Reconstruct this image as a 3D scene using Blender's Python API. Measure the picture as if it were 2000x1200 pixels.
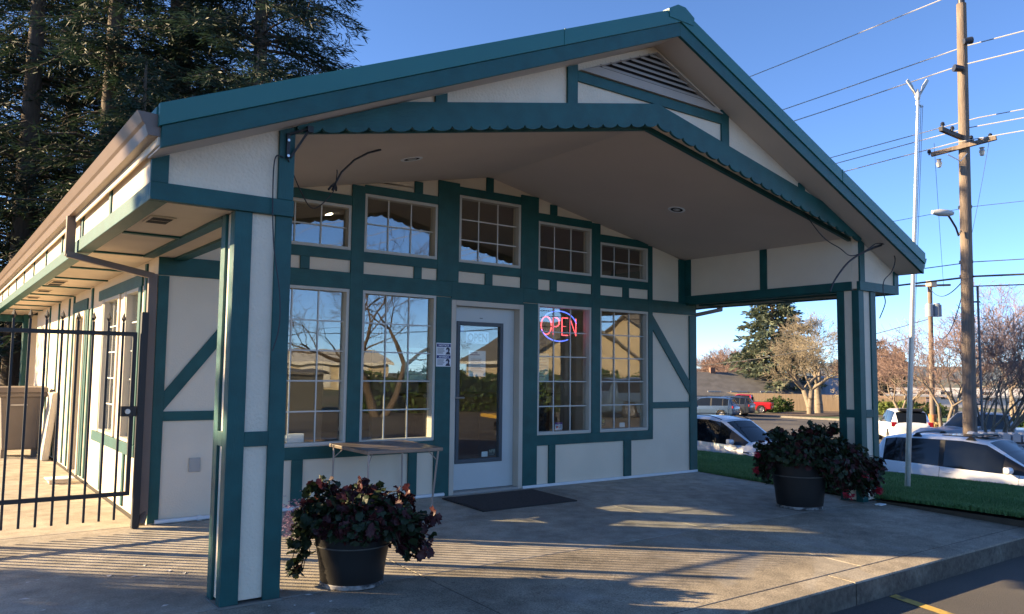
import bpy, bmesh, math, random
import numpy as np
from mathutils import Vector, Matrix
for o in list(bpy.data.objects): bpy.data.objects.remove(o)
scene = bpy.context.scene
COL = scene.collection
PI = math.pi

# ------------------------------------------------------------ camera, sky, sun, exposure
CAM = (-1.6889, -7.7709, 1.4052); YAW = 0.63582; PITCH = 0.08133; ROLL = 0.01139; FPX = 1551.28
_cy, _sy, _cp, _sp = math.cos(YAW), math.sin(YAW), math.cos(PITCH), math.sin(PITCH)
_F = Vector((_sy*_cp, _cy*_cp, _sp)); _R = Vector((_cy, -_sy, 0)); _U = _R.cross(_F)
_R, _U = _R*math.cos(ROLL)+_U*math.sin(ROLL), _U*math.cos(ROLL)-_R*math.sin(ROLL)
cam = bpy.data.cameras.new('camera'); camo = bpy.data.objects.new('camera', cam); COL.objects.link(camo)
cam.sensor_width = 36; cam.lens = FPX/2000*36; cam.clip_start = .05; cam.clip_end = 6000
camo.matrix_world = Matrix(((_R.x, _U.x, -_F.x, CAM[0]), (_R.y, _U.y, -_F.y, CAM[1]), (_R.z, _U.z, -_F.z, CAM[2]), (0, 0, 0, 1)))
scene.camera = camo

SUN_EL = math.radians(18.3)
SUN_D = Vector((-0.7750*math.cos(SUN_EL), 0.6320*math.cos(SUN_EL), math.sin(SUN_EL)))   # towards the sun
world = bpy.data.worlds.new('World'); scene.world = world; world.use_nodes = True
nt = world.node_tree; nt.nodes.clear()
sky = nt.nodes.new('ShaderNodeTexSky'); sky.sky_type = 'NISHITA'; sky.sun_disc = False
sky.sun_elevation = SUN_EL; sky.sun_rotation = math.atan2(SUN_D.x, SUN_D.y)
sky.altitude = 0; sky.air_density = 0.5; sky.dust_density = 0.0; sky.ozone_density = 4.0
bg = nt.nodes.new('ShaderNodeBackground'); bg.inputs[1].default_value = 0.084
wo = nt.nodes.new('ShaderNodeOutputWorld')
nt.links.new(sky.outputs[0], bg.inputs[0]); nt.links.new(bg.outputs[0], wo.inputs[0])
sl = bpy.data.lights.new('sun', 'SUN'); sl.energy = 4.5; sl.angle = math.radians(.53); sl.color = (1, .75, .44)
so = bpy.data.objects.new('sun', sl); COL.objects.link(so)
so.rotation_euler = (-SUN_D).to_track_quat('-Z', 'Y').to_euler()
scene.view_settings.view_transform = 'Standard'; scene.view_settings.look = 'None'
scene.view_settings.exposure = 2.15; scene.view_settings.gamma = 1.0

scene.cycles.diffuse_bounces = 3; scene.cycles.glossy_bounces = 4; scene.cycles.transparent_max_bounces = 12

# ------------------------------------------------------------ helpers
def ray(px, py): return _F + _R*((px-1000)/FPX) - _U*((py-600)/FPX)
def at(px, py, depth): return Vector(CAM) + ray(px, py)*depth
def on(ax, val, px, py):
    d = ray(px, py); i = 'xyz'.index(ax); return Vector(CAM) + d*((val-CAM[i])/d[i])

class MB:
    def __init__(s): s.v = []; s.f = []
    def quad(s, *p):
        n = len(s.v); s.v += [tuple(q) for q in p]; s.f.append(tuple(range(n, n+len(p)))); return s
    def box(s, x0, x1, y0, y1, z0, z1):
        n = len(s.v)
        s.v += [(x0,y0,z0),(x1,y0,z0),(x1,y1,z0),(x0,y1,z0),(x0,y0,z1),(x1,y0,z1),(x1,y1,z1),(x0,y1,z1)]
        s.f += [tuple(n+i for i in f) for f in ((0,3,2,1),(4,5,6,7),(0,1,5,4),(1,2,6,5),(2,3,7,6),(3,0,4,7))]; return s
    def prism(s, poly, ax, a, b):
        # poly: 2-D points; ax: extrusion axis. x -> (y,z), y -> (x,z), z -> (x,y)
        n = len(s.v); k = len(poly)
        def P(u, w, t): return {'x': (t,u,w), 'y': (u,t,w), 'z': (u,w,t)}[ax]
        for t in (a, b): s.v += [P(u, w, t) for u, w in poly]
        s.f.append(tuple(range(n, n+k))); s.f.append(tuple(range(n+2*k-1, n+k-1, -1)))
        s.f += [(n+i, n+(i+1)%k, n+k+(i+1)%k, n+k+i) for i in range(k)]; return s
    def tube(s, pts, r, n=6, cap=True):
        pts = [Vector(p) for p in pts]; rs = r if isinstance(r, (list, tuple)) else [r]*len(pts)
        base = len(s.v); up = None
        for i, p in enumerate(pts):
            d = (pts[min(i+1, len(pts)-1)]-pts[max(i-1, 0)]).normalized()
            if up is None: up = d.orthogonal().normalized()
            up = (up - d*up.dot(d)); up = up.normalized() if up.length > 1e-6 else d.orthogonal().normalized()
            w = d.cross(up)
            for k in range(n):
                a = 2*PI*k/n; s.v.append(tuple(p + (up*math.cos(a)+w*math.sin(a))*rs[i]))
        for i in range(len(pts)-1):
            for k in range(n):
                a = base+i*n+k; b = base+i*n+(k+1) % n; s.f.append((a, b, b+n, a+n))
        if cap:
            s.f.append(tuple(base+k for k in range(n))[::-1]); s.f.append(tuple(base+(len(pts)-1)*n+k for k in range(n)))
        return s
    def lathe(s, prof, n=32, c=(0, 0, 0)):
        base = len(s.v)
        for r, z in prof:
            for k in range(n):
                a = 2*PI*k/n; s.v.append((c[0]+r*math.cos(a), c[1]+r*math.sin(a), c[2]+z))
        for i in range(len(prof)-1):
            for k in range(n):
                a = base+i*n+k; b = base+i*n+(k+1) % n; s.f.append((a, b, b+n, a+n))
        return s
    def beam(s, p0, p1, w, h):      # rectangular bar from p0 to p1
        p0, p1 = Vector(p0), Vector(p1); d = (p1-p0).normalized()
        u = d.cross(Vector((0, 0, 1))); u = u.normalized() if u.length > 1e-4 else Vector((1, 0, 0)); t = u.cross(d)
        n = len(s.v)
        for p in (p0, p1):
            for a, b in ((-1,-1),(1,-1),(1,1),(-1,1)): s.v.append(tuple(p+u*(a*w/2)+t*(b*h/2)))
        s.f += [tuple(n+i for i in f) for f in ((0,3,2,1),(4,5,6,7),(0,1,5,4),(1,2,6,5),(2,3,7,6),(3,0,4,7))]; return s
    def mesh(s, name):
        m = bpy.data.meshes.new(name); m.from_pydata(s.v, [], s.f); m.update(); return m
    def build(s, name, mat, parent=None, smooth=False, bevel=0, fix=True, kind=None):
        m = s.mesh(name)
        if fix:
            b = bmesh.new(); b.from_mesh(m); bmesh.ops.recalc_face_normals(b, faces=b.faces); b.to_mesh(m); b.free()
        return link(name, m, mat, parent, smooth, bevel, kind)

def link(name, m, mat, parent=None, smooth=False, bevel=0, kind=None):
    o = bpy.data.objects.new(name, m); COL.objects.link(o)
    if mat and not m.materials: m.materials.append(mat)
    if smooth:
        m.polygons.foreach_set('use_smooth', [True]*len(m.polygons))
        if smooth != 'all':
            try: m.set_sharp_from_angle(angle=math.radians(38))
            except Exception: pass
    if bevel:
        md = o.modifiers.new('bevel', 'BEVEL'); md.width = bevel; md.segments = 2; md.limit_method = 'ANGLE'
    if parent: o.parent = parent
    if kind: o['kind'] = kind
    return o
def np_mesh(name, V, F):        # V (n,3), F (m,k) numpy
    m = bpy.data.meshes.new(name); V = np.asarray(V, np.float32); F = np.asarray(F, np.int32); k = F.shape[1]
    m.vertices.add(len(V)); m.vertices.foreach_set('co', V.ravel())
    m.loops.add(F.size); m.loops.foreach_set('vertex_index', F.ravel())
    m.polygons.add(len(F)); m.polygons.foreach_set('loop_start', np.arange(0, F.size, k, dtype=np.int32))
    m.update(calc_edges=True); m.validate(); return m
def thing(name, label, cat, loc=(0, 0, 0), rz=0, group=None):
    o = bpy.data.objects.new(name, None); COL.objects.link(o); o.location = loc; o.rotation_euler = (0, 0, rz)
    o.empty_display_size = .2; o['label'] = label; o['category'] = cat
    if group: o['group'] = group
    return o
def tag(o, label, cat, group=None):
    o['label'] = label; o['category'] = cat
    if group: o['group'] = group
    return o
def dup(root, loc, rz, label, group=None):
    r = root.copy(); COL.objects.link(r); r.location = loc; r.rotation_euler = (0, 0, rz); r['label'] = label
    if group: r['group'] = group
    for ch in list(root.children):
        c = ch.copy(); COL.objects.link(c); c.parent = r
        for g in list(ch.children):
            d = g.copy(); COL.objects.link(d); d.parent = c
    return r
def structure(o): o['kind'] = 'structure'; return o

# ------------------------------------------------------------ materials
MATS = {}
def mat(name, col, rough=.6, metal=0, spec=.5, noise=None, bump=None, emit=None, coat=0, var=None, coord='Object'):
    """noise=(scale, amount) colour variation; bump=(scale, strength, distance); var=(second colour, scale, lo, hi)"""
    if name in MATS: return MATS[name]
    m = bpy.data.materials.new(name); m.use_nodes = True; t = m.node_tree; b = t.nodes['Principled BSDF']
    b.inputs['Base Color'].default_value = (*col, 1); b.inputs['Roughness'].default_value = rough
    b.inputs['Metallic'].default_value = metal; b.inputs['Specular IOR Level'].default_value = spec
    b.inputs['Coat Weight'].default_value = coat; b.inputs['Coat Roughness'].default_value = .05
    tc = t.nodes.new('ShaderNodeTexCoord'); src = None
    def nz(scale, detail=5, stretch=None):
        n = t.nodes.new('ShaderNodeTexNoise'); n.inputs['Scale'].default_value = scale; n.inputs['Detail'].default_value = detail
        if stretch:
            mp = t.nodes.new('ShaderNodeMapping'); mp.inputs['Scale'].default_value = stretch
            t.links.new(tc.outputs[coord], mp.inputs[0]); t.links.new(mp.outputs[0], n.inputs['Vector'])
        else: t.links.new(tc.outputs[coord], n.inputs['Vector'])
        return n
    if var:
        n = nz(var[1], 6); r = t.nodes.new('ShaderNodeMapRange'); r.inputs[1].default_value = var[2]; r.inputs[2].default_value = var[3]
        mx = t.nodes.new('ShaderNodeMix'); mx.data_type = 'RGBA'; mx.inputs[6].default_value = (*col, 1); mx.inputs[7].default_value = (*var[0], 1)
        t.links.new(n.outputs[0], r.inputs[0]); t.links.new(r.outputs[0], mx.inputs[0]); src = mx.outputs[2]
    if noise:
        n = nz(noise[0], 6, noise[2] if len(noise) > 2 else None)
        r = t.nodes.new('ShaderNodeMapRange'); r.inputs[1].default_value = .25; r.inputs[2].default_value = .75
        r.inputs[3].default_value = 1-noise[1]; r.inputs[4].default_value = 1+noise[1]
        mx = t.nodes.new('ShaderNodeVectorMath'); mx.operation = 'SCALE'
        if src: t.links.new(src, mx.inputs[0])
        else: mx.inputs[0].default_value = col
        t.links.new(n.outputs[0], r.inputs[0]); t.links.new(r.outputs[0], mx.inputs['Scale']); src = mx.outputs[0]
    if src: t.links.new(src, b.inputs['Base Color'])
    if bump:
        n = nz(bump[0], 4, bump[3] if len(bump) > 3 else None); bp = t.nodes.new('ShaderNodeBump'); bp.inputs['Strength'].default_value = bump[1]; bp.inputs['Distance'].default_value = bump[2]
        t.links.new(n.outputs[0], bp.inputs['Height']); t.links.new(bp.outputs[0], b.inputs['Normal'])
    if emit:
        b.inputs['Emission Color'].default_value = (*emit[0], 1); b.inputs['Emission Strength'].default_value = emit[1]
    MATS[name] = m; return m

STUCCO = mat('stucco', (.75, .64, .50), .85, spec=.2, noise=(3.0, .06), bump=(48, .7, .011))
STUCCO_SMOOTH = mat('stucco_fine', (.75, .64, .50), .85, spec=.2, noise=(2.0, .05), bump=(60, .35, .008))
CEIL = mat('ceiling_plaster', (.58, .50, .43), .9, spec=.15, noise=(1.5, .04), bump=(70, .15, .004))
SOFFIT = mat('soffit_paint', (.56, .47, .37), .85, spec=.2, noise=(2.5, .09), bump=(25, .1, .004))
TEAL = mat('teal_paint', (.0060, .075, .072), .5, spec=.4, noise=(6, .22, (1, 1, 1)), bump=(14, .35, .006, (9, 9, 1.2)))
TEALH = mat('teal_paint_boards', (.0060, .075, .072), .5, spec=.4, noise=(6, .22, (1, 1, 1)), bump=(14, .35, .006, (1.2, 9, 9)))
ROOFM = mat('roof_metal', (.014, .135, .125), .42, spec=.5, noise=(.8, .10), bump=(1.2, .08, .02))
CREAM = mat('cream_trim', (.52, .46, .38), .55, noise=(3, .06))
CREAMF = mat('cream_frame', (.50, .47, .41), .45, noise=(3, .05))
GUTTER = mat('brown_gutter', (.155, .11, .088), .45, noise=(4, .07))
DKFRAME = mat('grey_door_frame', (.055, .068, .08), .5)
DOORW = mat('door_paint', (.52, .55, .54), .5, noise=(3, .04))
MUNTIN = mat('white_muntin', (.55, .54, .50), .5)
BLACKM = mat('black_iron', (.012, .013, .016), .5, bump=(80, .2, .002))
DARKPL = mat('dark_plastic', (.02, .022, .028), .55)
STEEL = mat('brushed_steel', (.55, .55, .55), .35, metal=.9)
ALU = mat('aluminium', (.62, .60, .57), .4, metal=.75, noise=(3, .08))
WHITEP = mat('white_plastic', (.72, .73, .74), .5, noise=(5, .05))
PAPER = mat('paper', (.74, .78, .78), .8)
DARK = mat('void_dark', (.010, .010, .012), .9)
VENT = mat('vent_paint', (.36, .31, .265), .7, noise=(3, .06))
INWALL = mat('interior_wall', (.40, .35, .29), .9)
INFLOOR = mat('interior_floor', (.10, .085, .07), .6, noise=(3, .2))
INWOOD = mat('interior_wood', (.16, .085, .045), .5, noise=(3, .25, (1, 8, 8)))

def concrete_mat(name, c0, c1, gr):
    m = bpy.data.materials.new(name); m.use_nodes = True; t = m.node_tree; b = t.nodes['Principled BSDF']; N = t.nodes.new; L = t.links.new
    tc = N('ShaderNodeTexCoord')
    geo = N('ShaderNodeNewGeometry')
    def noise(sc, det=6, rgh=.6):
        n = N('ShaderNodeTexNoise'); n.inputs['Scale'].default_value = sc; n.inputs['Detail'].default_value = det; n.inputs['Roughness'].default_value = rgh
        L(geo.outputs['Position'], n.inputs['Vector']); return n
    n1 = noise(.55); n2 = noise(5.5); n3 = noise(90, 3)
    cr = N('ShaderNodeValToRGB'); cr.color_ramp.elements[0].position = .33; cr.color_ramp.elements[0].color = (*c0, 1)
    cr.color_ramp.elements[1].position = .66; cr.color_ramp.elements[1].color = (*c1, 1); L(n1.outputs[0], cr.inputs[0])
    r2 = N('ShaderNodeMapRange'); r2.inputs[1].default_value = .25; r2.inputs[2].default_value = .75; r2.inputs[3].default_value = .62; r2.inputs[4].default_value = 1.28; L(n2.outputs[0], r2.inputs[0])
    r3 = N('ShaderNodeMapRange'); r3.inputs[1].default_value = .3; r3.inputs[2].default_value = .7; r3.inputs[3].default_value = 1-gr; r3.inputs[4].default_value = 1+gr; L(n3.outputs[0], r3.inputs[0])
    mu = N('ShaderNodeMath'); mu.operation = 'MULTIPLY'; L(r2.outputs[0], mu.inputs[0]); L(r3.outputs[0], mu.inputs[1])
    # old water marks: pale curved streaks near the door
    wv = N('ShaderNodeTexNoise'); wv.inputs['Scale'].default_value = 1.1; wv.inputs['Detail'].default_value = 3; wv.inputs['Distortion'].default_value = 1.4; L(geo.outputs['Position'], wv.inputs['Vector'])
    wr = N('ShaderNodeMapRange'); wr.inputs[1].default_value = .56; wr.inputs[2].default_value = .64; wr.inputs[3].default_value = 0; wr.inputs[4].default_value = .28; L(wv.outputs[0], wr.inputs[0])
    sc = N('ShaderNodeVectorMath'); sc.operation = 'SCALE'; L(cr.outputs[0], sc.inputs[0]); L(mu.outputs[0], sc.inputs['Scale'])
    mx = N('ShaderNodeMix'); mx.data_type = 'RGBA'; L(wr.outputs[0], mx.inputs[0]); L(sc.outputs[0], mx.inputs[6]); mx.inputs[7].default_value = (.36, .35, .33, 1)
    # small dark spots of dirt
    vo = N('ShaderNodeTexVoronoi'); vo.inputs['Scale'].default_value = 2.3; L(geo.outputs['Position'], vo.inputs['Vector'])
    vr = N('ShaderNodeMapRange'); vr.inputs[1].default_value = .02; vr.inputs[2].default_value = .05; vr.inputs[3].default_value = .45; vr.inputs[4].default_value = 0; L(vo.outputs['Distance'], vr.inputs[0])
    m2 = N('ShaderNodeMix'); m2.data_type = 'RGBA'; L(vr.outputs[0], m2.inputs[0]); L(mx.outputs[2], m2.inputs[6]); m2.inputs[7].default_value = (.05, .048, .045, 1)
    L(m2.outputs[2], b.inputs['Base Color']); b.inputs['Roughness'].default_value = .82; b.inputs['Specular IOR Level'].default_value = .3
    bp = N('ShaderNodeBump'); bp.inputs['Strength'].default_value = .35; bp.inputs['Distance'].default_value = .006; L(n3.outputs[0], bp.inputs['Height']); L(bp.outputs[0], b.inputs['Normal'])
    return m
CONC = concrete_mat('concrete', (.27, .24, .195), (.46, .41, .335), .25)
CONCW = concrete_mat('weathered_concrete', (.19, .165, .125), (.40, .345, .265), .5)
KERBC = mat('kerb_concrete', (.22, .20, .17), .85, noise=(4, .25), bump=(50, .6, .01))
ASPH = mat('asphalt', (.075, .070, .065), .85, spec=.3, var=((.125, .115, .10), .35, .4, .65), noise=(120, .35), bump=(140, .7, .008))
GRASSG = mat('lawn_soil', (.06, .11, .035), .9, noise=(7, .3))
DIRT = mat('dry_ground', (.15, .125, .085), .95, var=((.06, .085, .03), .12, .42, .6), noise=(2, .3))
BARK = mat('bark', (.085, .062, .045), .9, noise=(6, .35, (3, 3, .6)), bump=(12, .8, .03, (3, 3, .5)))
BARKP = mat('pale_bark', (.20, .165, .125), .9, noise=(4, .3), bump=(14, .6, .03))
TWIGR = mat('red_twig', (.25, .17, .145), .9, noise=(.5, .25))
TWIGT = mat('tan_twig', (.28, .235, .165), .9, noise=(.5, .25))

def leaf_mat(name, c1, c2, scale=2.0, rough=.6, trans=.25, spec=.3):
    m = bpy.data.materials.new(name); m.use_nodes = True; t = m.node_tree; b = t.nodes['Principled BSDF']; N = t.nodes.new; L = t.links.new
    geo = N('ShaderNodeNewGeometry'); n = N('ShaderNodeTexNoise'); n.inputs['Scale'].default_value = scale; n.inputs['Detail'].default_value = 3; L(geo.outputs['Position'], n.inputs['Vector'])
    ad = N('ShaderNodeMath'); ad.operation = 'MULTIPLY_ADD'; L(geo.outputs['Random Per Island'], ad.inputs[0]); ad.inputs[1].default_value = .5; L(n.outputs[0], ad.inputs[2])
    r = N('ShaderNodeMapRange'); r.inputs[1].default_value = .4; r.inputs[2].default_value = 1.1; L(ad.outputs[0], r.inputs[0])
    mx = N('ShaderNodeMix'); mx.data_type = 'RGBA'; mx.inputs[6].default_value = (*c1, 1); mx.inputs[7].default_value = (*c2, 1); L(r.outputs[0], mx.inputs[0])
    L(mx.outputs[2], b.inputs['Base Color']); b.inputs['Roughness'].default_value = rough; b.inputs['Specular IOR Level'].default_value = spec
    tr = N('ShaderNodeBsdfTranslucent'); L(mx.outputs[2], tr.inputs[0]); ms = N('ShaderNodeMixShader'); ms.inputs[0].default_value = trans
    o = t.nodes['Material Output']; L(b.outputs[0], ms.inputs[1]); L(tr.outputs[0], ms.inputs[2]); L(ms.outputs[0], o.inputs['Surface']); return m
FIR = leaf_mat('fir_needles', (.010, .026, .016), (.034, .055, .030), .35)
FIR2 = leaf_mat('spruce_needles', (.07, .10, .068), (.17, .19, .125), .4)
HEDGE = leaf_mat('hedge_leaves', (.02, .05, .012), (.06, .10, .025), 1.2)
SHRUB = leaf_mat('shrub_leaves', (.06, .10, .02), (.17, .20, .05), 1.2)
GRASS = leaf_mat('grass_blades', (.065, .155, .05), (.135, .24, .085), .9)
PLANTG = leaf_mat('planter_green', (.010, .022, .010), (.030, .045, .018), 6, rough=.5, trans=.15)
PLANTR = leaf_mat('planter_burgundy', (.022, .008, .010), (.085, .022, .022), 9, rough=.5, trans=.2)
FLOWERP = leaf_mat('lilac_flowers', (.22, .15, .30), (.40, .28, .38), 9)
FLOWERR = leaf_mat('red_flowers', (.45, .02, .04), (.55, .05, .08), 9)

def glass_mat(name, r0, tint=(.93, .95, .94), wav=.0):
    m = bpy.data.materials.new(name); m.use_nodes = True; t = m.node_tree; t.nodes.clear(); N = t.nodes.new; L = t.links.new
    tr = N('ShaderNodeBsdfTransparent'); tr.inputs[0].default_value = (*tint, 1)
    gl = N('ShaderNodeBsdfGlossy'); gl.inputs['Roughness'].default_value = 0.0; gl.inputs[0].default_value = (.95, .97, .97, 1)
    geo = N('ShaderNodeNewGeometry'); dp = N('ShaderNodeVectorMath'); dp.operation = 'DOT_PRODUCT'; L(geo.outputs['Normal'], dp.inputs[0]); L(geo.outputs['Incoming'], dp.inputs[1])
    def M(op, a, b=None):
        n = N('ShaderNodeMath'); n.operation = op; L(a, n.inputs[0])
        if b is not None: n.inputs[1].default_value = b
        return n.outputs[0]
    k = M('POWER', M('MULTIPLY_ADD', M('ABSOLUTE', dp.outputs['Value']), -1.0), 5.0)
    k.node.inputs[0].links[0].from_node.inputs[2].default_value = 1.0
    fr = N('ShaderNodeMath'); fr.operation = 'MULTIPLY_ADD'; L(k, fr.inputs[0]); fr.inputs[1].default_value = 1-r0; fr.inputs[2].default_value = r0
    ms = N('ShaderNodeMixShader'); o = N('ShaderNodeOutputMaterial')
    if wav:
        tc = N('ShaderNodeTexCoord'); n = N('ShaderNodeTexNoise'); n.inputs['Scale'].default_value = 2.6; n.inputs['Detail'].default_value = 1.0; L(tc.outputs['Object'], n.inputs['Vector'])
        bp = N('ShaderNodeBump'); bp.inputs['Strength'].default_value = 1; bp.inputs['Distance'].default_value = wav; L(n.outputs[0], bp.inputs['Height']); L(bp.outputs[0], gl.inputs['Normal'])
    L(fr.outputs[0], ms.inputs[0]); L(tr.outputs[0], ms.inputs[1]); L(gl.outputs[0], ms.inputs[2]); L(ms.outputs[0], o.inputs[0]); return m
GLASS = glass_mat('window_glass', .10, wav=.0007)
GLASS2 = glass_mat('door_glass', .085, wav=.0004)
# ------------------------------------------------------------ ground
SLOPE = 0.0276
def slab_z(y): return SLOPE*y if y < 0 else 0.0
def sm(t): t = min(max(t, 0), 1); return t*t*(3-2*t)
def gz(x, y):
    B = .12+.88*sm((y+17)/10); z = -.285 - 1.45*sm((x-7.5)/10.5)*B
    if x > 18: z -= .0135*min(x-18, 130)
    if y > 12: z -= .002*min(y-12, 60)
    return z
def sheet(name, xs, ys, fz, m):
    V = [(x, y, fz(x, y)) for y in ys for x in xs]; n = len(xs)
    F = [(j*n+i, j*n+i+1, (j+1)*n+i+1, (j+1)*n+i) for j in range(len(ys)-1) for i in range(n-1)]
    return structure(link(name, np_mesh(name, V, F), m, smooth='all'))
lin = lambda a, b, n: [a+(b-a)*i/(n-1) for i in range(n)]
sheet('ground', [-3000, -800, -250, -90]+lin(-60, 140, 51)+[170, 260, 500, 1200, 3500], [-3000, -800, -250, -120]+lin(-80, 120, 51)+[160, 260, 500, 1200, 3500], lambda x, y: gz(x, y)-.03-(.012*max(0, math.hypot(x, y)-150) if math.hypot(x, y) > 150 else 0)*.15, DIRT)
sheet('parking_lot', lin(-30, 64, 95), lin(-26, 60, 87), gz, ASPH)
# hills on the horizon
def hills():
    mb = MB(); rng = random.Random(5); n = 90; top = []; bot = []
    for i in range(n):
        a = math.radians(-20+150*i/(n-1)); d = 1900
        h = 24+26*(.5+.5*math.sin(i*.23+1))+10*math.sin(i*.71)+rng.uniform(-3, 3)
        top.append((d*1.25*math.sin(a), d*1.25*math.cos(a), h)); bot.append((d*math.sin(a), d*math.cos(a), -40))
    mb.v = bot+top; mb.f = [(i, i+1, n+i+1, n+i) for i in range(n-1)]
    structure(mb.build('hills', mat('far_hills', (.10, .13, .15), .95), smooth='all'))
hills()
# concrete slab of the porch and side path, cast in panels with joints
slab = structure(thing('porch_slab', 'grey concrete porch slab with joints', 'slab')); 
del slab['label']; del slab['category']
xs = [-9.5, -6.0, -1.9, 1.3, 4.45, 7.42]; ysl = [-4.45, -4.21, -2.65, -.02]
JG = .005
def slab_panel(x0, x1, y0, y1, m=CONC):
    mb = MB(); z0, z1 = slab_z(y0), slab_z(y1); r = .003 if y0 > -4.4 else .006; b = -.34
    a, c = x0+JG, x1-JG; e, f = y0+JG, y1-JG
    n = len(mb.v)
    mb.v = [(a,e,b),(c,e,b),(c,f,b),(a,f,b),(a,e,z0-r),(c,e,z0-r),(c,f,z1-r),(a,f,z1-r),(a+r,e+r,z0),(c-r,e+r,z0),(c-r,f-r,z1),(a+r,f-r,z1)]
    mb.f = [(0,3,2,1),(0,1,5,4),(1,2,6,5),(2,3,7,6),(3,0,4,7),(4,5,9,8),(5,6,10,9),(6,7,11,10),(7,4,8,11),(8,9,10,11)]
    mb.build('slab_panel', m, slab)
for i in range(5):
    for j in range(1, 3): slab_panel(xs[i], xs[i+1], ysl[j], ysl[j+1], CONC if j == 2 else CONCW)
for x0, x1 in ((-9.5, -4.5), (-4.5, -.6), (-.6, 3.95), (3.95, 7.42)): slab_panel(x0, x1, ysl[0], ysl[1], CONCW)
for x0, x1 in ((-9.5, -4.6), (-4.6, -.05)):
    for y0, y1 in ((-.02, 3.2), (3.2, 6.4), (6.4, 9.6), (9.6, 13)): slab_panel(x0, x1, y0, y1)
structure(MB().prism([(-4.435, slab_z(-4.435)-.0035), (0, -.0035), (12.9, -.0035), (12.9, -.4), (-4.42, -.4)], 'x', -9.45, 7.40).build('slab_base', mat('joint_dirt', (.05, .045, .04), .95)))
for x0, x1 in ((-9.5, -4.5), (-4.5, -.6), (-.6, 3.95), (3.95, 7.42)): MB().box(x0+.006, x1-.006, -4.455, -4.446, -.35, slab_z(-4.45)-.012).build('kerb_face', mat('dark_kerb', (.10, .088, .07), .95, var=((.20, .18, .145), 1.8, .5, .75), noise=(25, .4), bump=(60, .8, .01)), slab)  # thin panels, darker than the slab, over the kerb's front face
# worn yellow bay line
mb = MB()
for k in range(12):
    ya, yb = -4.47-k*.35, -4.47-(k+1)*.35; xa, xb = 4.38+(ya+4.47)*.30, 4.38+(yb+4.47)*.30
    mb.quad((xa, ya, gz(xa, ya)+.004), (xa+.10, ya, gz(xa, ya)+.004), (xb+.10, yb, gz(xb, yb)+.004), (xb, yb, gz(xb, yb)+.004))
structure(mb.build('bay_line', mat('yellow_line', (.50, .33, .07), .8, var=((.10, .09, .06), 5, .55, .7), noise=(30, .2))))
# lawn beside the porch, falling to the lower car park
def lawn_z(x, y): return -.02 - .80*((x-7.42)/8.8) + .012*math.sin(x*1.7+y*.9) if x > 7.42 else -.02
sheet('lawn', lin(7.42, 16.2, 23), lin(-4.6, 14, 38), lawn_z, GRASSG)
mb = MB(); yy = lin(-4.6, 14, 38)
mb.prism([(7.42, -.05), (16.2, lawn_z(16.2, 0)-.03), (16.2, -2.4), (7.42, -2.4)], 'y', -4.6, 14)
structure(mb.build('lawn_bank', mat('bank_soil', (.06, .045, .03), .95, noise=(4, .3))))
for i in range(9):
    y0 = -4.6+i*2.07
    structure(MB().box(16.21, 16.37, y0+.006, y0+2.06, -2.2, lawn_z(16.2, 0)+.03).build('lawn_kerb', KERBC, bevel=.012))
rng = np.random.default_rng(11)
def grass_blades(n, x0, x1, y0, y1, h=.05, w=.009):
    x = rng.uniform(x0, x1, n); y = rng.uniform(y0, y1, n); z = np.array([lawn_z(a, b) for a, b in zip(x, y)])
    a = rng.uniform(0, 2*PI, n); hh = h*rng.uniform(.5, 1.25, n); tx = rng.normal(0, .022, n); ty = rng.normal(0, .022, n)
    d = np.stack([np.cos(a)*w, np.sin(a)*w, np.zeros(n)], 1); P = np.stack([x, y, z], 1)
    V = np.concatenate([P-d, P+d, P+np.stack([tx, ty, hh], 1)]); k = np.arange(n)
    return V, np.stack([k, k+n, k+2*n], 1)
V1, F1 = grass_blades(90000, 7.44, 11.5, -4.6, 4.5); V2, F2 = grass_blades(70000, 11.5, 16.18, -2.5, 9, .06, .014)
V3, F3 = grass_blades(2600, 7.40, 7.50, -4.6, 0, .06, .01)
V = np.concatenate([V1, V2, V3]); F = np.concatenate([F1, F2+len(V1), F3+len(V1)+len(V2)])
tag(link('lawn_grass', np_mesh('lawn_grass', V, F), GRASS, kind='stuff'), 'short mown green grass covering the sloping lawn', 'grass')
# ------------------------------------------------------------ the building
W = 7.395; XM = W/2; YC = -2.683; XE = -.654; XE2 = W-XE; YR = -3.013; YB = 9.6
ZB, ZBT = 2.417, 2.523
def rake(x): return 2.657 + .418*(XM+.664-abs(x-XM)) + 0*x          # underside of the roof at the rake
def ceil_z(x): return 3.745 - .2*abs(x-XM)
def val_top(x): return min(3.921-.209*abs(x-XM), rake(x)-.004)
B = thing('shop_building', 'cream stucco half-timbered shop with teal trim and gabled front porch', 'building')
def board(x0, x1, z0, z1, y0=-.022, y1=0, m=None, par=B, name='trim_board'):
    return MB().box(x0, x1, y0, y1, z0, z1).build(name, m or (TEALH if (x1-x0) > (z1-z0) else TEAL), par, bevel=.003)

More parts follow.
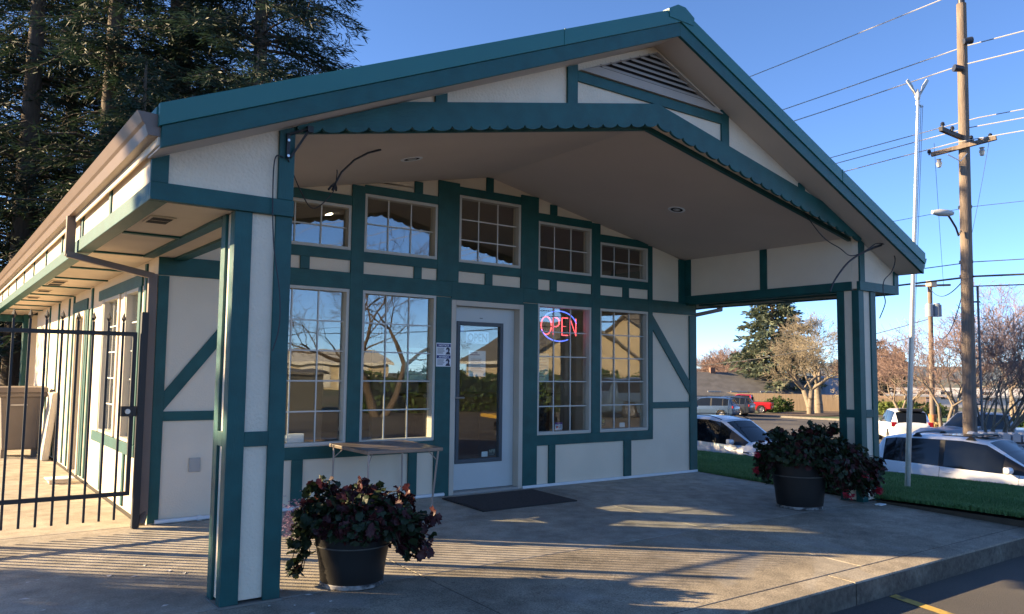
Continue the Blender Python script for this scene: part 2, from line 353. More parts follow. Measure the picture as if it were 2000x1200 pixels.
def wall_grid(plane, c, depth, us, vs, holes, top=None):
    """stucco wall with openings: plane 'y' (u=x) or 'x' (u=y); c outer face, depth towards the inside"""
    mb = MB(); H = lambda u, w: any(a <= u <= b and d <= w <= e for a, b, d, e in holes)
    P = (lambda u, w, t: (u, t, w)) if plane == 'y' else (lambda u, w, t: (t, u, w))
    us = sorted(set(us+[h for x in holes for h in x[:2]])); vs = sorted(set(vs+[h for x in holes for h in x[2:]]))
    nv = len(vs); Z = lambda i, j: top(us[i]) if (top and j == nv-1) else vs[j]
    solid = {}
    for i in range(len(us)-1):
        for j in range(nv-1): solid[i, j] = not H((us[i]+us[i+1])/2, (vs[j]+vs[j+1])/2)
    c2 = c+depth
    for (i, j), s in solid.items():
        if not s: continue
        q = ((us[i], Z(i, j)), (us[i+1], Z(i+1, j)), (us[i+1], Z(i+1, j+1)), (us[i], Z(i, j+1)))
        for t in (c, c2): mb.quad(*[P(u, w, t) for u, w in q])
        for k, (di, dj) in enumerate(((0,-1),(1,0),(0,1),(-1,0))):
            if not solid.get((i+di, j+dj), False):
                a, b = q[k], q[(k+1) % 4]; mb.quad(P(*a, c), P(*b, c), P(*b, c2), P(*a, c2))
    return mb
LW = [(.98, 1.898), (2.049, 2.967), (4.436, 5.337), (5.488, 6.397)]
UW = [(.98, 1.898, 3.155, 3, 2), (2.049, 2.967, 3.310, 3, 2), (3.258, 4.163, 3.468, 3, 3), (4.436, 5.337, 3.302, 3, 2), (5.488, 6.397, 3.147, 3, 2)]
ZS, ZH, ZU = .632, 2.258, 2.675
DX0, DX1, DZ = 3.168, 4.209, 2.226
holes = [(a, b, ZS, ZH) for a, b in LW]+[(a, b, ZU, t) for a, b, t, _, _ in UW]+[(DX0, DX1, 0, DZ)]
cz = lambda u: min(ceil_z(u)+.03, rake(u)-.01)
wall_grid('y', 0, .15, [0, .3, W-.3, W, XM], [-.12, 0, 2.5, 2.9, 3.6], holes, top=cz).build('front_wall', STUCCO_SMOOTH, B, fix=False)
# wait-free interior shell follows below; side walls
SW = [(.80, 1.42), (1.72, 2.86)]      # side windows (y)
sholes = [(.72, 1.34, .66, 2.2), (1.75, 2.61, .66, 2.2), (3.99, 4.79, 0, 2.15)]
wall_grid('x', 0, .15, [.15, YB], [-.12, 0, 2.6], sholes).build('side_wall', STUCCO_SMOOTH, B, fix=False)
MB().box(W-.15, W, .15, YB, -.12, 2.6).build('side_wall', STUCCO_SMOOTH, B)
MB().prism([(.15, -.12), (W-.15, -.12), (W-.15, 2.9), (XM, 4.45), (.15, 2.9)], 'y', YB-.15, YB).build('back_wall', STUCCO_SMOOTH, B)

# --- front wall timbering
for x0, x1, z0, z1 in [
    (0, .095, .01, 2.25), (.918, .98, .5, ceil_z(.95)), (1.898, 2.049, .625, ceil_z(1.9)), (2.967, 3.168, .0, 2.25), (2.967, 3.255, 2.434, ceil_z(2.967)),
    (4.209, 4.436, 0, 2.25), (4.163, 4.436, 2.434, ceil_z(4.436)), (5.337, 5.488, .625, ceil_z(5.488)), (6.397, 6.48, .625, ceil_z(6.48)),
    (7.03, 7.15, 2.434, ceil_z(7.15)), (7.245, 7.395, .01, 2.25)]:
    board(x0, x1, z0, z1, y0=-.024)
for x0, x1, z0, z1 in [(.918, 2.967, .5, .625), (4.436, 6.48, .5, .625), (0, 2.967+.201, 2.258, 2.434), (3.168, 4.209, 2.2265, 2.434), (4.209, W, 2.258, 2.434),
    (.98, 6.397, 2.565, 2.672), (.98, 1.898, 3.157, 3.262), (2.049, 2.967, 3.312, 3.405), (3.255, 4.163, 3.470, 3.565), (4.436, 5.337, 3.304, 3.405), (5.488, 6.397, 3.149, 3.25),
    (6.48, 7.245, .92, 1.007), (.095, .918, .92, 1.007)]:
    board(x0, x1, z0, z1, y0=-.021)
for x0, x1 in [(1.344, 1.444), (2.667, 2.765), (3.633, 3.739), (4.632, 4.74), (5.907, 6.021)]: board(x0, x1, 2.434, 2.565, y0=-.0215)
for x0, x1, z0 in [(2.656, 2.76, 3.405), (3.636, 3.739, 3.565), (4.63, 4.74, 3.405)]: board(x0, x1, z0, min(ceil_z(x0), ceil_z(x1)), y0=-.023)
for x0, x1 in [(1.325, 1.44), (2.644, 2.752), (4.626, 4.733), (5.926, 6.061)]: board(x0, x1, .01, .5, y0=-.0225)
for pts in ([(6.48, 2.225), (6.48, 2.02), (7.245, 1.10), (7.245, 1.305)], [(.918, 2.25), (.095, 1.19), (.095, 1.015), (.918, 2.07)]):
    MB().prism(pts, 'y', -.0205, 0).build('diagonal_brace', TEAL, B, bevel=.003)
# white pipe run along the foot of the wall, electric box
pipe = MB().tube([(.06, -.03, .022), (3.1, -.03, .022)], .02, 10).build('base_pipe', WHITEP, B, smooth=True)
MB().tube([(.43, -.03, .022), (.47, -.03, .022)], .027, 10).build('pipe_collar', WHITEP, pipe, smooth=True)
MB().box(4.215, 7.39, -.035, -.001, -.01, .03).build('base_strip', WHITEP, B, bevel=.004)
MB().box(.342, .444, -.018, -.001, .445, .574).build('cover_plate', mat('cover_grey', (.40, .37, .33), .6), B, bevel=.004)

def window(x0, x1, z0, z1, nc, nr, par=B, plane='y', c=0, fr=.032, gl=GLASS, inward=1):
    P = (lambda a, b, t0, t1, d, e: (a, b, t0, t1, d, e)) if plane == 'y' else (lambda a, b, t0, t1, d, e: (t0, t1, a, b, d, e))
    w = MB()
    s = -.012*inward; e = .085*inward; lo, hi = sorted((c+s, c+e))
    for a, b, d, f in ((x0, x0+fr, z0, z1), (x1-fr, x1, z0, z1), (x0+fr, x1-fr, z0, z0+fr), (x0+fr, x1-fr, z1-fr, z1)): w.box(*P(a, b, lo, hi, d, f))
    wo_ = w.build('window', CREAMF, par)
    t = c+.055*inward
    MB().box(*P(x0+fr, x1-fr, t-.002, t+.002, z0+fr, z1-fr)).build('pane', gl, wo_)
    g = c+.047*inward; ax0, ax1, az0, az1 = x0+fr, x1-fr, z0+fr, z1-fr
    for i in range(1, nc):
        u = ax0+(ax1-ax0)*i/nc; MB().box(*P(u-.007, u+.007, g-.003, g+.003, az0, az1)).build('muntin', MUNTIN, wo_)
    for j in range(1, nr):
        u = az0+(az1-az0)*j/nr; MB().box(*P(ax0, ax1, g-.0035, g+.0035, u-.007, u+.007)).build('muntin', MUNTIN, wo_)
    return wo_
for k, (a, b) in enumerate(LW): window(a, b, ZS, ZH, 3, 5)
for a, b, t, nc, nr in UW: window(a, b, ZU, t, nc, nr)
# --- door
D = MB()
for a, b, d, e in ((DX0, DX0+.062, 0, DZ), (DX1-.062, DX1, 0, DZ), (DX0+.062, DX1-.062, DZ-.06, DZ)): D.box(a, b, -.026, .15, d, e)
door = D.build('door', CREAM, B, bevel=.004)
lx0, lx1 = DX0+.066, DX1-.066; gx0, gx1, gz0, gz1 = 3.305, 3.972, .335, 1.99
L_ = MB(); y0, y1 = .082, .126
for a, b, d, e in ((lx0, gx0, .035, DZ-.064), (gx1, lx1, .035, DZ-.064), (gx0, gx1, .035, gz0), (gx0, gx1, gz1, DZ-.064)): L_.box(a, b, y0, y1, d, e)
leaf = L_.build('door_leaf', DOORW, door)
F_ = MB(); f = .046
for a, b, d, e in ((gx0, gx0+f, gz0, gz1), (gx1-f, gx1, gz0, gz1), (gx0+f, gx1-f, gz0, gz0+f), (gx0+f, gx1-f, gz1-f, gz1)): F_.box(a, b, .068, .132, d, e)
F_.build('glass_frame', DKFRAME, door, bevel=.003)
MB().box(gx0+f, gx1-f, .096, .100, gz0+f, gz1-f).build('pane', GLASS2, door)
h = MB().box(3.252, 3.284, .066, .082, 1.02, 1.17); h.tube([(3.268, .066, 1.098), (3.268, .035, 1.098), (3.275, .030, 1.098), (3.39, .030, 1.098)], .011, 8)
h.build('handle', STEEL, door, smooth=True)
MB().box(DX0+.062, DX1-.062, -.03, .15, -.002, .03).build('threshold', mat('threshold_alu', (.35, .34, .32), .5, metal=.5), door)
MB().box(3.63, 3.67, .078, .083, 2.035, 2.042).build('hook', DARKPL, door)

# --- porch columns
def column(x0, x1, y0, y1, zb, zt=ZB):
    i = .02; bw = .112; sw = .09
    c = MB().box(x0+i, x1-i, y0+i, y1-i, zb+.03, zt).build('column', STUCCO, B)
    S = lambda *a: MB().box(*a).build('column_board', TEAL, c, bevel=.003)
    for ya, yb in ((y0, y0+i), (y1-i, y1)):
        S(x0, x0+bw, ya, yb, zb+.012, zt); S(x1-bw, x1, ya, yb, zb+.012, zt); S(x0+bw, x1-bw, ya, yb, .912, 1.005)
    for xa, xb in ((x0, x0+i), (x1-i, x1)):
        S(xa, xb, y0+i, y0+sw, zb+.012, zt); S(xa, xb, y1-sw, y1-i, zb+.012, zt); S(xa, xb, y0+sw, y1-sw, .912, 1.005)
    MB().box(x0-.01, x1+.012, y0-.012, y1+.01, zb-.002, zb+.012).build('base_plate', mat('plate_grey', (.17, .16, .14), .8), c)
    return c
CX = (-.140, .237); CY = (YC, -2.399)
column(CX[0], CX[1], *CY, slab_z(CY[0])+.003); column(W-CX[1], W-CX[0], *CY, slab_z(CY[0])+.003)
column(CX[0], CX[1], YB+.9, YB+1.18, 0)
# --- side beams carrying the porch roof (boxed), their bands and uprights
for s in (0, 1):
    X = (lambda x: x) if s == 0 else (lambda x: W-x)
    def bx(x0, x1, y0, y1, z0, z1): a, b = sorted((X(x0), X(x1))); return MB().box(a, b, y0, y1, z0, z1)
    bx(-.04, CX[1]-.005, -2.6, -.001, ZB+.02, ceil_z(.2)+.04).build('porch_beam', STUCCO_SMOOTH, B)
    bx(CX[1]-.005, CX[1]+.017, -2.6, -.026, ZB, ZBT).build('trim_board', TEALH, B, bevel=.003)
    for y in (-1.42, -.13): bx(CX[1]-.005, CX[1]+.015, y, y+.105, ZBT, ceil_z(CX[1])-.002).build('trim_board', TEAL, B, bevel=.003)
    bx(CX[1]-.11, CX[1]-.006, -2.39, -.026, ZB-.015, ZB+.02).build('trim_board', TEALH, B)
    bx(-.14, -.05, -2.39, -.026, ZB-.015, ZB+.018).build('trim_board', TEALH, B)
# --- flat eave soffit, its cross strips, vents and fascia panels
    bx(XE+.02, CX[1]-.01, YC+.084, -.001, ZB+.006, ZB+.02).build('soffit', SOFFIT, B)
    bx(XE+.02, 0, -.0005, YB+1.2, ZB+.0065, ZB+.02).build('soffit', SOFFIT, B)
    bx(XE, XE+.11, YC+.024, YB+1.2, ZB-.004, ZBT).build('eave_beam', TEALH, B, bevel=.004)
    bx(XE+.014, XE+.05, YC+.084, YB+1.2, ZBT, 2.715).build('fascia_panel', STUCCO_SMOOTH, B)
    for y in (-1.40, -.12, 1.14, 2.42, 3.66, 4.86, 5.98, 7.3, 8.5, 9.7): bx(XE+.002, XE+.016, y, y+.07, ZBT, 2.712).build('fascia_batten', TEAL, B)
    for k, y in enumerate((-1.33, -.06, 1.33, 2.5, 3.7, 5.1, 6.4, 7.6, 8.8)): bx(XE+.11, -.001 if y > -.05 else -.145, y, y+.055, ZB-.010, ZB+.004).build('soffit_strip', TEALH, B)
    for y in (-2.1, 2.95, 3.3, 4.4, 5.7):
        fr = bx(-.52, -.36, y-.02, y+.26, ZB-.005, ZB+.004).build('soffit_vent', SOFFIT, B)
        for q in (0, 1): bx(-.505, -.375, y+q*.125, y+.105+q*.125, ZB-.007, ZB-.0055).build('vent_mesh', DARK, fr)
    # gutter with end cap, downspout
    prof = [(-.675, 2.722), (-.738, 2.722), (-.757, 2.782), (-.772, 2.797), (-.80, 2.855), (-.79, 2.855), (-.764, 2.805), (-.748, 2.787), (-.730, 2.732), (-.682, 2.732), (-.682, 2.85), (-.675, 2.85)]
    g = MB().prism([(X(a), b) for a, b in prof], 'y', -2.985, YB+1.2).build('gutter', GUTTER if s == 0 else ROOFM, B, bevel=.0)
    MB().prism([(X(a), b) for a, b in ((-.676, 2.723), (-.737, 2.723), (-.756, 2.783), (-.771, 2.798), (-.798, 2.853), (-.676, 2.848))], 'y', -2.990, -2.9855).build('gutter_cap', GUTTER if s == 0 else ROOFM, g)
    dsm = GUTTER
    d = MB(); d.beam((X(-.71), .12, 2.73), (X(-.71), .12, 2.375), .075, .055); yo = 0 if s == 0 else .26; d.beam((X(-.73), .12, 2.392), (X(-.035), .005+yo, 2.24), .075, .055)
    d.beam((X(-.045), -.0+yo, 2.26), (X(-.045), -.05+yo, .10), .075, .055); d.beam((X(-.045), -.045+yo, .12), (X(-.075), -.10+yo, .03), .075, .055)
    d.build('downspout', dsm, g, bevel=.004)
# --- gable wall over the porch opening
def strip_wall(segs, y0, y1, name, m):      # segs: (x, bottom, top) columns, one closed mesh
    mb = MB(); n = len(segs)
    for y in (y0, y1): mb.v += [(x, y, b) for x, b, t in segs]+[(x, y, t) for x, b, t in segs]
    for i in range(n-1):
        mb.f += [(i, i+1, n+i+1, n+i), (2*n+i, 3*n+i, 3*n+i+1, 2*n+i+1), (i, 2*n+i, 2*n+i+1, i+1), (n+i, n+i+1, 3*n+i+1, 3*n+i)]
    mb.f += [(0, n, 3*n, 2*n), (n-1, 3*n-1, 4*n-1, 2*n-1)]
    return mb.build(name, m, B)
rk = lambda x: rake(x)+.01
a_, b_, c_, d_ = XE+.02, CX[1]-.01, W-CX[1]+.01, XE2-.02
strip_wall([(a_, ZB+.02, rk(a_)), (b_, ZB+.02, rk(b_)), (b_+.001, ceil_z(b_), rk(b_)), (XM, ceil_z(XM), rk(XM)), (c_-.001, ceil_z(c_), rk(c_)), (c_, ZB+.02, rk(c_)), (d_, ZB+.02, rk(d_))], YC, YC+.08, 'gable_wall', STUCCO)
FB = lambda x0, x1, z0, z1, y=.022, n='trim_board': MB().box(x0, x1, YC-y, YC-.0005, z0, z1).build(n, TEALH if (x1-x0) > (z1-z0) else TEAL, B, bevel=.003)
for x0, x1 in ((XE, CX[1]), (W-CX[1], XE2)): MB().box(x0, x1, YC-.022, YC+.022, ZB-.003, ZBT).build('trim_board', TEALH, B, bevel=.003)
def gtrim(x0, x1, z0, n='trim_board', y=.0215): MB().prism([(x0, z0), (x1, z0), (x1, rake(x1)-.003), (x0, rake(x0)-.003)], 'y', YC-y, YC-.0005).build(n, TEAL, B, bevel=.002)
gtrim(XE, XE+.1, ZBT); gtrim(XE2-.1, XE2, ZBT)
for x0, x1 in ((.124, .230), (W-.230, W-.124)): MB().prism([(x0, ZBT), (x1, ZBT), (x1, rake(x1)-.003), (x0, rake(x0)-.003)], 'y', YC-.0235, YC-.0005).build('trim_board', TEAL, B, bevel=.003)
for x0, x1 in ((2.62, 2.735), (4.660, 4.775), (1.312, 1.418), (5.977, 6.083)): gtrim(x0, x1, val_top((x0+x1)/2)-.08)
FB(2.735, 4.660, 3.926, 4.018)
# scalloped valance board
def valance():
    x0, x1 = .232, W-.232; n = 40; top = []; bot = []; N = 400; p = (x1-x0)/n
    for i in range(N+1):
        x = x0+(x1-x0)*i/N; t = ((x-x0)/p) % 1.0
        sc = math.sqrt(max(0, 1-(2*t-1)**2)); top.append((x, val_top(x))); bot.append((x, 3.735-.209*abs(x-XM)-.036*sc))
    mb = MB(); k = N+1
    for y in (YC-.052, YC-.0245):
        mb.v += [(x, y, z) for x, z in bot]+[(x, y, z) for x, z in top]
    for i in range(N):
        a = i; mb.f.append((a, a+1, k+a+1, k+a)); b = 2*k+i; mb.f.append((b, k+b, k+b+1, b+1))
        mb.f.append((a, 2*k+a, 2*k+a+1, a+1)); mb.f.append((k+a, k+a+1, 3*k+a+1, 3*k+a))
    mb.f.append((0, k, 3*k, 2*k)); mb.f.append((N, 2*k+N, 3*k+N, k+N))
    mb.build('scalloped_valance', TEALH, B)
valance()
MB().prism([(CX[1], ceil_z(CX[1])-.045), (XM, ceil_z(XM)-.045), (W-CX[1], ceil_z(CX[1])-.045), (W-CX[1], ceil_z(CX[1])+.02), (XM, ceil_z(XM)+.02), (CX[1], ceil_z(CX[1])+.02)], 'y', YC+.0805, YC+.12).build('valance_backing', TEALH, B)
# gable vent
vent = None
def tri(o): # inset triangle
    s = .418; return [(2.745+o*2.6, 4.02+o), (4.65-o*2.6, 4.02+o), (XM, 4.02+o+(XM-2.745-o*2.6)*s)]
def ring(a, b, y0, y1, name, par):
    A, C_ = tri(a), tri(b); mb = MB()
    for i in range(3):
        j = (i+1) % 3; n = len(mb.v)
        for y in (y0, y1): mb.v += [(A[i][0], y, A[i][1]), (A[j][0], y, A[j][1]), (C_[j][0], y, C_[j][1]), (C_[i][0], y, C_[i][1])]
        mb.f += [tuple(n+q for q in f) for f in ((0,1,2,3),(4,7,6,5),(0,4,5,1),(3,2,6,7))]
    return mb.build(name, VENT, par)
vent = ring(0, .045, YC-.05, YC-.0005, 'gable_vent', B); ring(.045, .085, YC-.034, YC-.0005, 'vent_frame', vent)
T3 = tri(.085); MB().prism(T3, 'y', YC-.004, YC-.001).build('vent_shadow_gap', DARK, vent)
zz = T3[0][1]; hgt = T3[2][1]-zz
for i in range(6):
    z0 = zz+hgt*(i+.12)/6; z1 = zz+hgt*(i+.62)/6; w = (T3[2][1]-(z0+z1)/2)/.418
    MB().prism([(YC-.030, z0), (YC-.028, z0+.010), (YC-.006, z1+.012), (YC-.006, z1)], 'x', XM-w, XM+w).build('louver', VENT, vent)
# porch ceiling and can lights
for s in (-1, 1):
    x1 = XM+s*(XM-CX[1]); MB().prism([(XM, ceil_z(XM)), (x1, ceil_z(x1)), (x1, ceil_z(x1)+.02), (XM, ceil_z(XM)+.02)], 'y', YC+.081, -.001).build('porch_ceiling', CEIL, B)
for x in (1.88, 5.52):
    zc = ceil_z(x)-.001; sg = 1 if x < XM else -1
    r = MB().lathe([(.075, -.004), (.10, -.006), (.105, 0), (.075, .0)], 28).build('can_light', WHITEP, B, smooth=True)
    r.location = (x, -1.33, zc); r.rotation_euler = (0, -sg*math.atan(.2), 0)
    MB().lathe([(.0, -.0015), (.074, -.0015)], 28).build('lamp_well', DARK, r)
    MB().lathe([(.0, -.012), (.03, -.011), (.045, -.003)], 20).build('lamp_lens', mat('lens', (.4, .4, .4), .3), r, smooth=True)
# --- roof: two slopes with soffit, rake boards and folded metal edge
RT = .262
for s in (-1, 1):
    X = (lambda d: XM+s*d)
    e = XM+.672
    def strip(z0, z1, y0, y1, m, n, e=e, d0=0): 
        return MB().prism([(X(d0), rake(XM)-.418*d0+z0), (X(e), rake(XM)-.418*e+z0), (X(e), rake(XM)-.418*e+z1), (X(d0), rake(XM)-.418*d0+z1)], 'y', y0, y1).build(n, m, B, bevel=.003)
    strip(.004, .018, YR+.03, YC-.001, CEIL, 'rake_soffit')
    strip(.12, RT-.01, YR+.03, YB+1.2, ROOFM, 'roof', e=XM+.70)
    strip(0, .128, YR, YR+.03, TEALH, 'rake_board')
    strip(.129, RT, YR-.014, YR+.03, ROOFM, 'rake_flashing', e=XM+.690)
    dj = 1.38 if s < 0 else 2.6; MB().prism([(X(dj), rake(XM)-.418*dj+.128), (X(dj+.012), rake(XM)-.418*(dj+.012)+.128), (X(dj+.012), rake(XM)-.418*(dj+.012)+RT+.004), (X(dj), rake(XM)-.418*dj+RT+.004)], 'y', YR-.018, YR-.0145).build('flashing_joint', ROOFM, B)
    for y in [YR+.4*k for k in range(1, 34)]: MB().prism([(X(.05), rake(XM)-.418*.05+RT-.011), (X(XM+.70), rake(XM)-.418*(XM+.70)+RT-.011), (X(XM+.70), rake(XM)-.418*(XM+.70)+RT+.02), (X(.05), rake(XM)-.418*.05+RT+.02)], 'y', y, y+.03).build('roof_rib', ROOFM, B)
    MB().prism([(X(e-.0), rake(XM)-.418*e+.02), (X(e+.012), rake(XM)-.418*e+.02), (X(e+.012), rake(XM)-.418*e+.12), (X(e), rake(XM)-.418*e+.12)], 'y', YR+.03, YB+1.2).build('eave_fascia', STUCCO_SMOOTH, B)
zt = rake(XM)+RT
MB().prism([(XM-.17, zt-.055), (XM-.05, zt+.012), (XM+.05, zt+.012), (XM+.17, zt-.055), (XM+.17, zt-.10), (XM, zt-.02), (XM-.17, zt-.10)], 'y', YR-.022, YB+1.2).build('ridge_cap', ROOFM, B)
MB().prism([(XM-.16, zt-.06), (XM-.05, zt+.005), (XM+.05, zt+.005), (XM+.16, zt-.06), (XM+.16, zt-.13), (XM-.16, zt-.13)], 'y', YR-.0215, YR-.015).build('ridge_end_cap', ROOFM, B)
# --- left side wall joinery (x = 0, facing left)
def SB(y0, y1, z0, z1, x=-.02, m=TEAL, n='trim_board'): return MB().box(x, -.0005, y0, y1, z0, z1).build(n, m, B, bevel=.003)
window(.72, 1.34, .66, 2.2, 2, 5, plane='x'); window(1.75, 2.61, .66, 2.2, 3, 5, plane='x')
SB(.58, 2.95, 2.2, 2.32); SB(.62, .72, .66, 2.2); SB(1.34, 1.42, .66, 2.2, m=CREAM); SB(1.67, 1.75, .66, 2.2, m=CREAM); SB(2.61, 2.70, .66, 2.2, m=CREAM); SB(.58, 2.95, .54, .655, -.026)
for y in (.40,): SB(y, y+.075, .02, 2.40, -.018)
for y in (1.05, 2.3): SB(y, y+.08, .02, .54, -.018)
for y in (3.42, 3.68, 3.82): SB(y, y+.09, .02, 2.40 if y < 3.6 else 2.15, -.019)
for y in (4.95, 5.4, 6.5, 7.6): SB(y, y+.08, .02, 2.40, -.019)
SB(3.8, 4.98, 2.15, 2.3)
d2 = MB()
for a, b, d, e in ((3.99, 4.06, 0, 2.15), (4.72, 4.79, 0, 2.15), (4.06, 4.72, 2.08, 2.15)): d2.box(-.02, .14, a, b, d, e)
d2 = d2.build('door', CREAM, B); MB().box(.08, .12, 4.06, 4.72, .02, 2.08).build('door_leaf', mat('side_door', (.50, .44, .28), .6), d2)
# rear porch end wall
MB().box(XE+.12, CX[0], YB+1.1, YB+1.18, 2.28, 2.41).build('porch_beam', TEALH, B)
# --- interior shell
room = MB()
room.quad((.15,.15,.005),(W-.15,.15,.005),(W-.15,YB-.15,.005),(.15,YB-.15,.005))
room.build('room_floor', INFLOOR, B, fix=False)
rc = MB(); 
for s in (-1, 1): rc.prism([(XM, 3.72), (XM+s*3.55, 3.0), (XM+s*3.55, 3.03), (XM, 3.75)], 'y', .151, YB-.15)
rc.build('room_ceiling', mat('room_ceiling', (.30, .27, .24), .9), B)
pw = wall_grid('y', 4.6, .1, [.15, W-.15], [0, 3.02], [(3.6, 4.5, .0, 2.1), (5.4, 6.3, .95, 1.9)]); pw.build('partition_wall', INWALL, B, fix=False)
for x in (1.3, 2.55, 6.05):
    MB().lathe([(0, -.006), (.07, -.006), (.085, 0)], 20, (x, 2.2, ceil_z(x)-.02)).build('room_lamp', mat('room_lamp_glow', (.9, .85, .7), .4, emit=((1, .86, .62), 9)), B)
# ------------------------------------------------------------ lettering helper
def text_mesh(s, h, extr=.0006, bold=0.0):
    c = bpy.data.curves.new('lettering', 'FONT'); c.body = s; c.size = 1; c.extrude = 0; c.offset = bold; c.resolution_u = 3
    o = bpy.data.objects.new('tmp', c); COL.objects.link(o); bpy.context.view_layer.update()
    m = bpy.data.meshes.new_from_object(o.evaluated_get(bpy.context.evaluated_depsgraph_get())); bpy.data.objects.remove(o)
    v = np.array([q.co[:] for q in m.vertices]); mn, mx = v.min(0), v.max(0); return m, mn, mx
def lettering(s, x0, x1, z0, z1, y, m, par, bold=.0, name='lettering'):
    me, mn, mx = text_mesh(s, 1, bold=bold)
    for q in me.vertices:
        c = q.co; q.co = (x0+(c.x-mn[0])/(mx[0]-mn[0])*(x1-x0), y, z0+(c.y-mn[1])/(mx[1]-mn[1])*(z1-z0))
    me.update(); return link(name, me, m, par)
def stripes(x0, x1, z0, z1, n, y, m, par, seed=1, name='text_lines', frac=.45):
    r = random.Random(seed); mb = MB()
    for i in range(n):
        z = z1-(z1-z0)*(i+.5)/n; h = (z1-z0)/n*frac; mb.quad((x0, y, z-h/2), (x1-(x1-x0)*r.uniform(0, .25), y, z-h/2), (x1-(x1-x0)*r.uniform(0, .02), y, z+h/2), (x0, y, z+h/2))
    for f in range(len(mb.f)):
        q = mb.f[f]; mb.v[q[2]] = (mb.v[q[1]][0], y, mb.v[q[2]][2])
    return mb.build(name, m, par, fix=False)
INK = mat('ink_grey', (.12, .13, .15), .8); BLUEINK = mat('ink_blue', (.025, .04, .17), .6); GREYINK = mat('ink_mid', (.23, .24, .25), .8)
# notice sign on the teal board left of the door
n0 = thing('notice_sign', 'white and blue bilingual face covering notice on teal board left of the glass door', 'sign', (2.968, -.026, 1.455))
MB().box(0, .196, -.004, 0, 0, .268).build('plate', mat('sign_white', (.72, .74, .78), .5), n0)
for z, t in ((.222, 'NOTICE'), (.092, 'AVISO')):
    MB().box(.006, .190, -.0052, -.0042, z, z+.036).build('header_bar', BLUEINK, n0)
    lettering(t, .03, .165, z+.008, z+.029, -.0058, mat('ink_white', (.75, .75, .78), .6), n0, bold=.03)
    stripes(.012, .112, z-.078, z-.008, 7, -.0048, INK, n0, seed=3)
    hd = MB(); cx, cz_ = .152, z-.03
    hd.v += [(cx+.026*math.cos(a*PI/8), -.005, cz_+.028*math.sin(a*PI/8)) for a in range(16)]; hd.f.append(tuple(range(16)))
    hd.quad((cx-.03, -.0049, cz_-.055), (cx+.036, -.0049, cz_-.055), (cx+.02, -.0049, cz_-.02), (cx-.012, -.0049, cz_-.02)); hd.build('head_icon', mat('ink_navy', (.03, .035, .07), .7), n0, fix=False)
    MB().quad((cx-.027, -.0055, cz_-.004), (cx-.001, -.0055, cz_+.006), (cx+.004, -.0055, cz_-.022), (cx-.02, -.0055, cz_-.03)).build('mask_icon', mat('ink_pale', (.6, .63, .7), .7), n0, fix=False)
# papers behind the door glass
p = thing('open_sign', 'white card sign reading OPEN in grey letters behind the door glass', 'sign', (3.455, .106, 1.735))
MB().box(0, .325, 0, .002, 0, .142).build('card', mat('card_blue', (.62, .74, .80), .7), p)
lettering('OPEN', .02, .305, .022, .122, -.0008, GREYINK, p, bold=.035)
p = thing('paper_notice', 'printed white paper notice taped to the door glass below the OPEN card', 'paper', (3.495, .106, 1.345))
MB().box(0, .245, 0, .0015, 0, .305).build('sheet', PAPER, p)
stripes(.03, .215, .045, .215, 9, -.0007, GREYINK, p, seed=5, frac=.35); stripes(.02, .16, .245, .29, 2, -.0007, BLUEINK, p, seed=2)
tag(MB().box(3.355, 3.42, .105, .1065, 1.865, 1.935).build('window_sticker', mat('sticker_blue', (.12, .2, .5), .5)), 'small blue sticker in the upper left corner of the door glass', 'sticker')
def plaque(x, z, y, lab, ink, w=.105, h=.085):
    p = thing('nfib_plaque'.replace('nfib_', 'member_'), lab, 'sticker', (x, y, z))
    MB().box(0, w, 0, .0015, 0, h).build('plate', mat('plaque_black', (.015, .018, .016), .5), p)
    lettering('NFIB', .008, w-.008, h*.42, h*.9, -.0007, ink, p, bold=.02)
    stripes(.01, w-.01, .012, h*.3, 2, -.0007, ink, p, frac=.3)
plaque(3.80, .40, .106, 'dark NFIB member sticker low in the corner of the door glass', mat('ink_cream', (.45, .43, .32), .6))
plaque(5.535, .70, .075, 'dark NFIB member sticker at lower left of the rightmost ground window', mat('ink_yellow', (.5, .40, .13), .6), .13, .10)
tag(MB().box(3.70, 3.785, .104, .1065, .395, .455).build('white_card', PAPER), 'blank white card at the bottom of the door glass', 'card')
t = thing('price_sticker', 'small white and purple sticker at the bottom of the window with the neon sign', 'sticker', (4.80, .075, .675))
MB().box(0, .125, 0, .0015, 0, .095).build('plate', mat('sticker_white', (.7, .68, .74), .5), t); MB().box(0, .125, -.001, -.0004, .07, .095).build('header_bar', mat('ink_purple', (.16, .05, .22), .5), t); MB().box(.02, .05, -.001, -.0004, .02, .05).build('mark', mat('ink_red', (.5, .03, .08), .5), t)
stripes(.055, .115, .02, .055, 3, -.0006, INK, t)
tag(MB().box(5.93, 6.03, .072, .0735, .675, .735).build('white_card', PAPER), 'blank white card at lower right of the rightmost ground window', 'card')
t = thing('paper_notice', 'pale green paper notice inside the second window from the left', 'paper', (2.63, .085, 1.30)); MB().box(0, .28, 0, .002, 0, .36).build('sheet', mat('paper_green', (.42, .52, .42), .8), t); stripes(.03, .25, .05, .3, 8, -.0008, GREYINK, t, seed=8, frac=.3)
t = thing('paper_notice', 'pale green paper notice inside the window with the neon sign, under it', 'paper', (4.47, .085, 1.28)); MB().box(0, .23, 0, .002, 0, .36).build('sheet', mat('paper_green', (.4, .5, .4), .8), t); stripes(.03, .2, .05, .3, 7, -.0008, GREYINK, t, seed=9, frac=.3)
t = thing('window_box', 'white cylinder and small white box lying on the leftmost window sill', 'package', (1.12, .11, ZS+.034)); MB().tube([(.02, 0, .04), (.22, 0, .04)], .035, 14).build('roll', PAPER, t, smooth=True); MB().box(.2, .36, -.03, .03, 0, .085).build('carton', WHITEP, t)
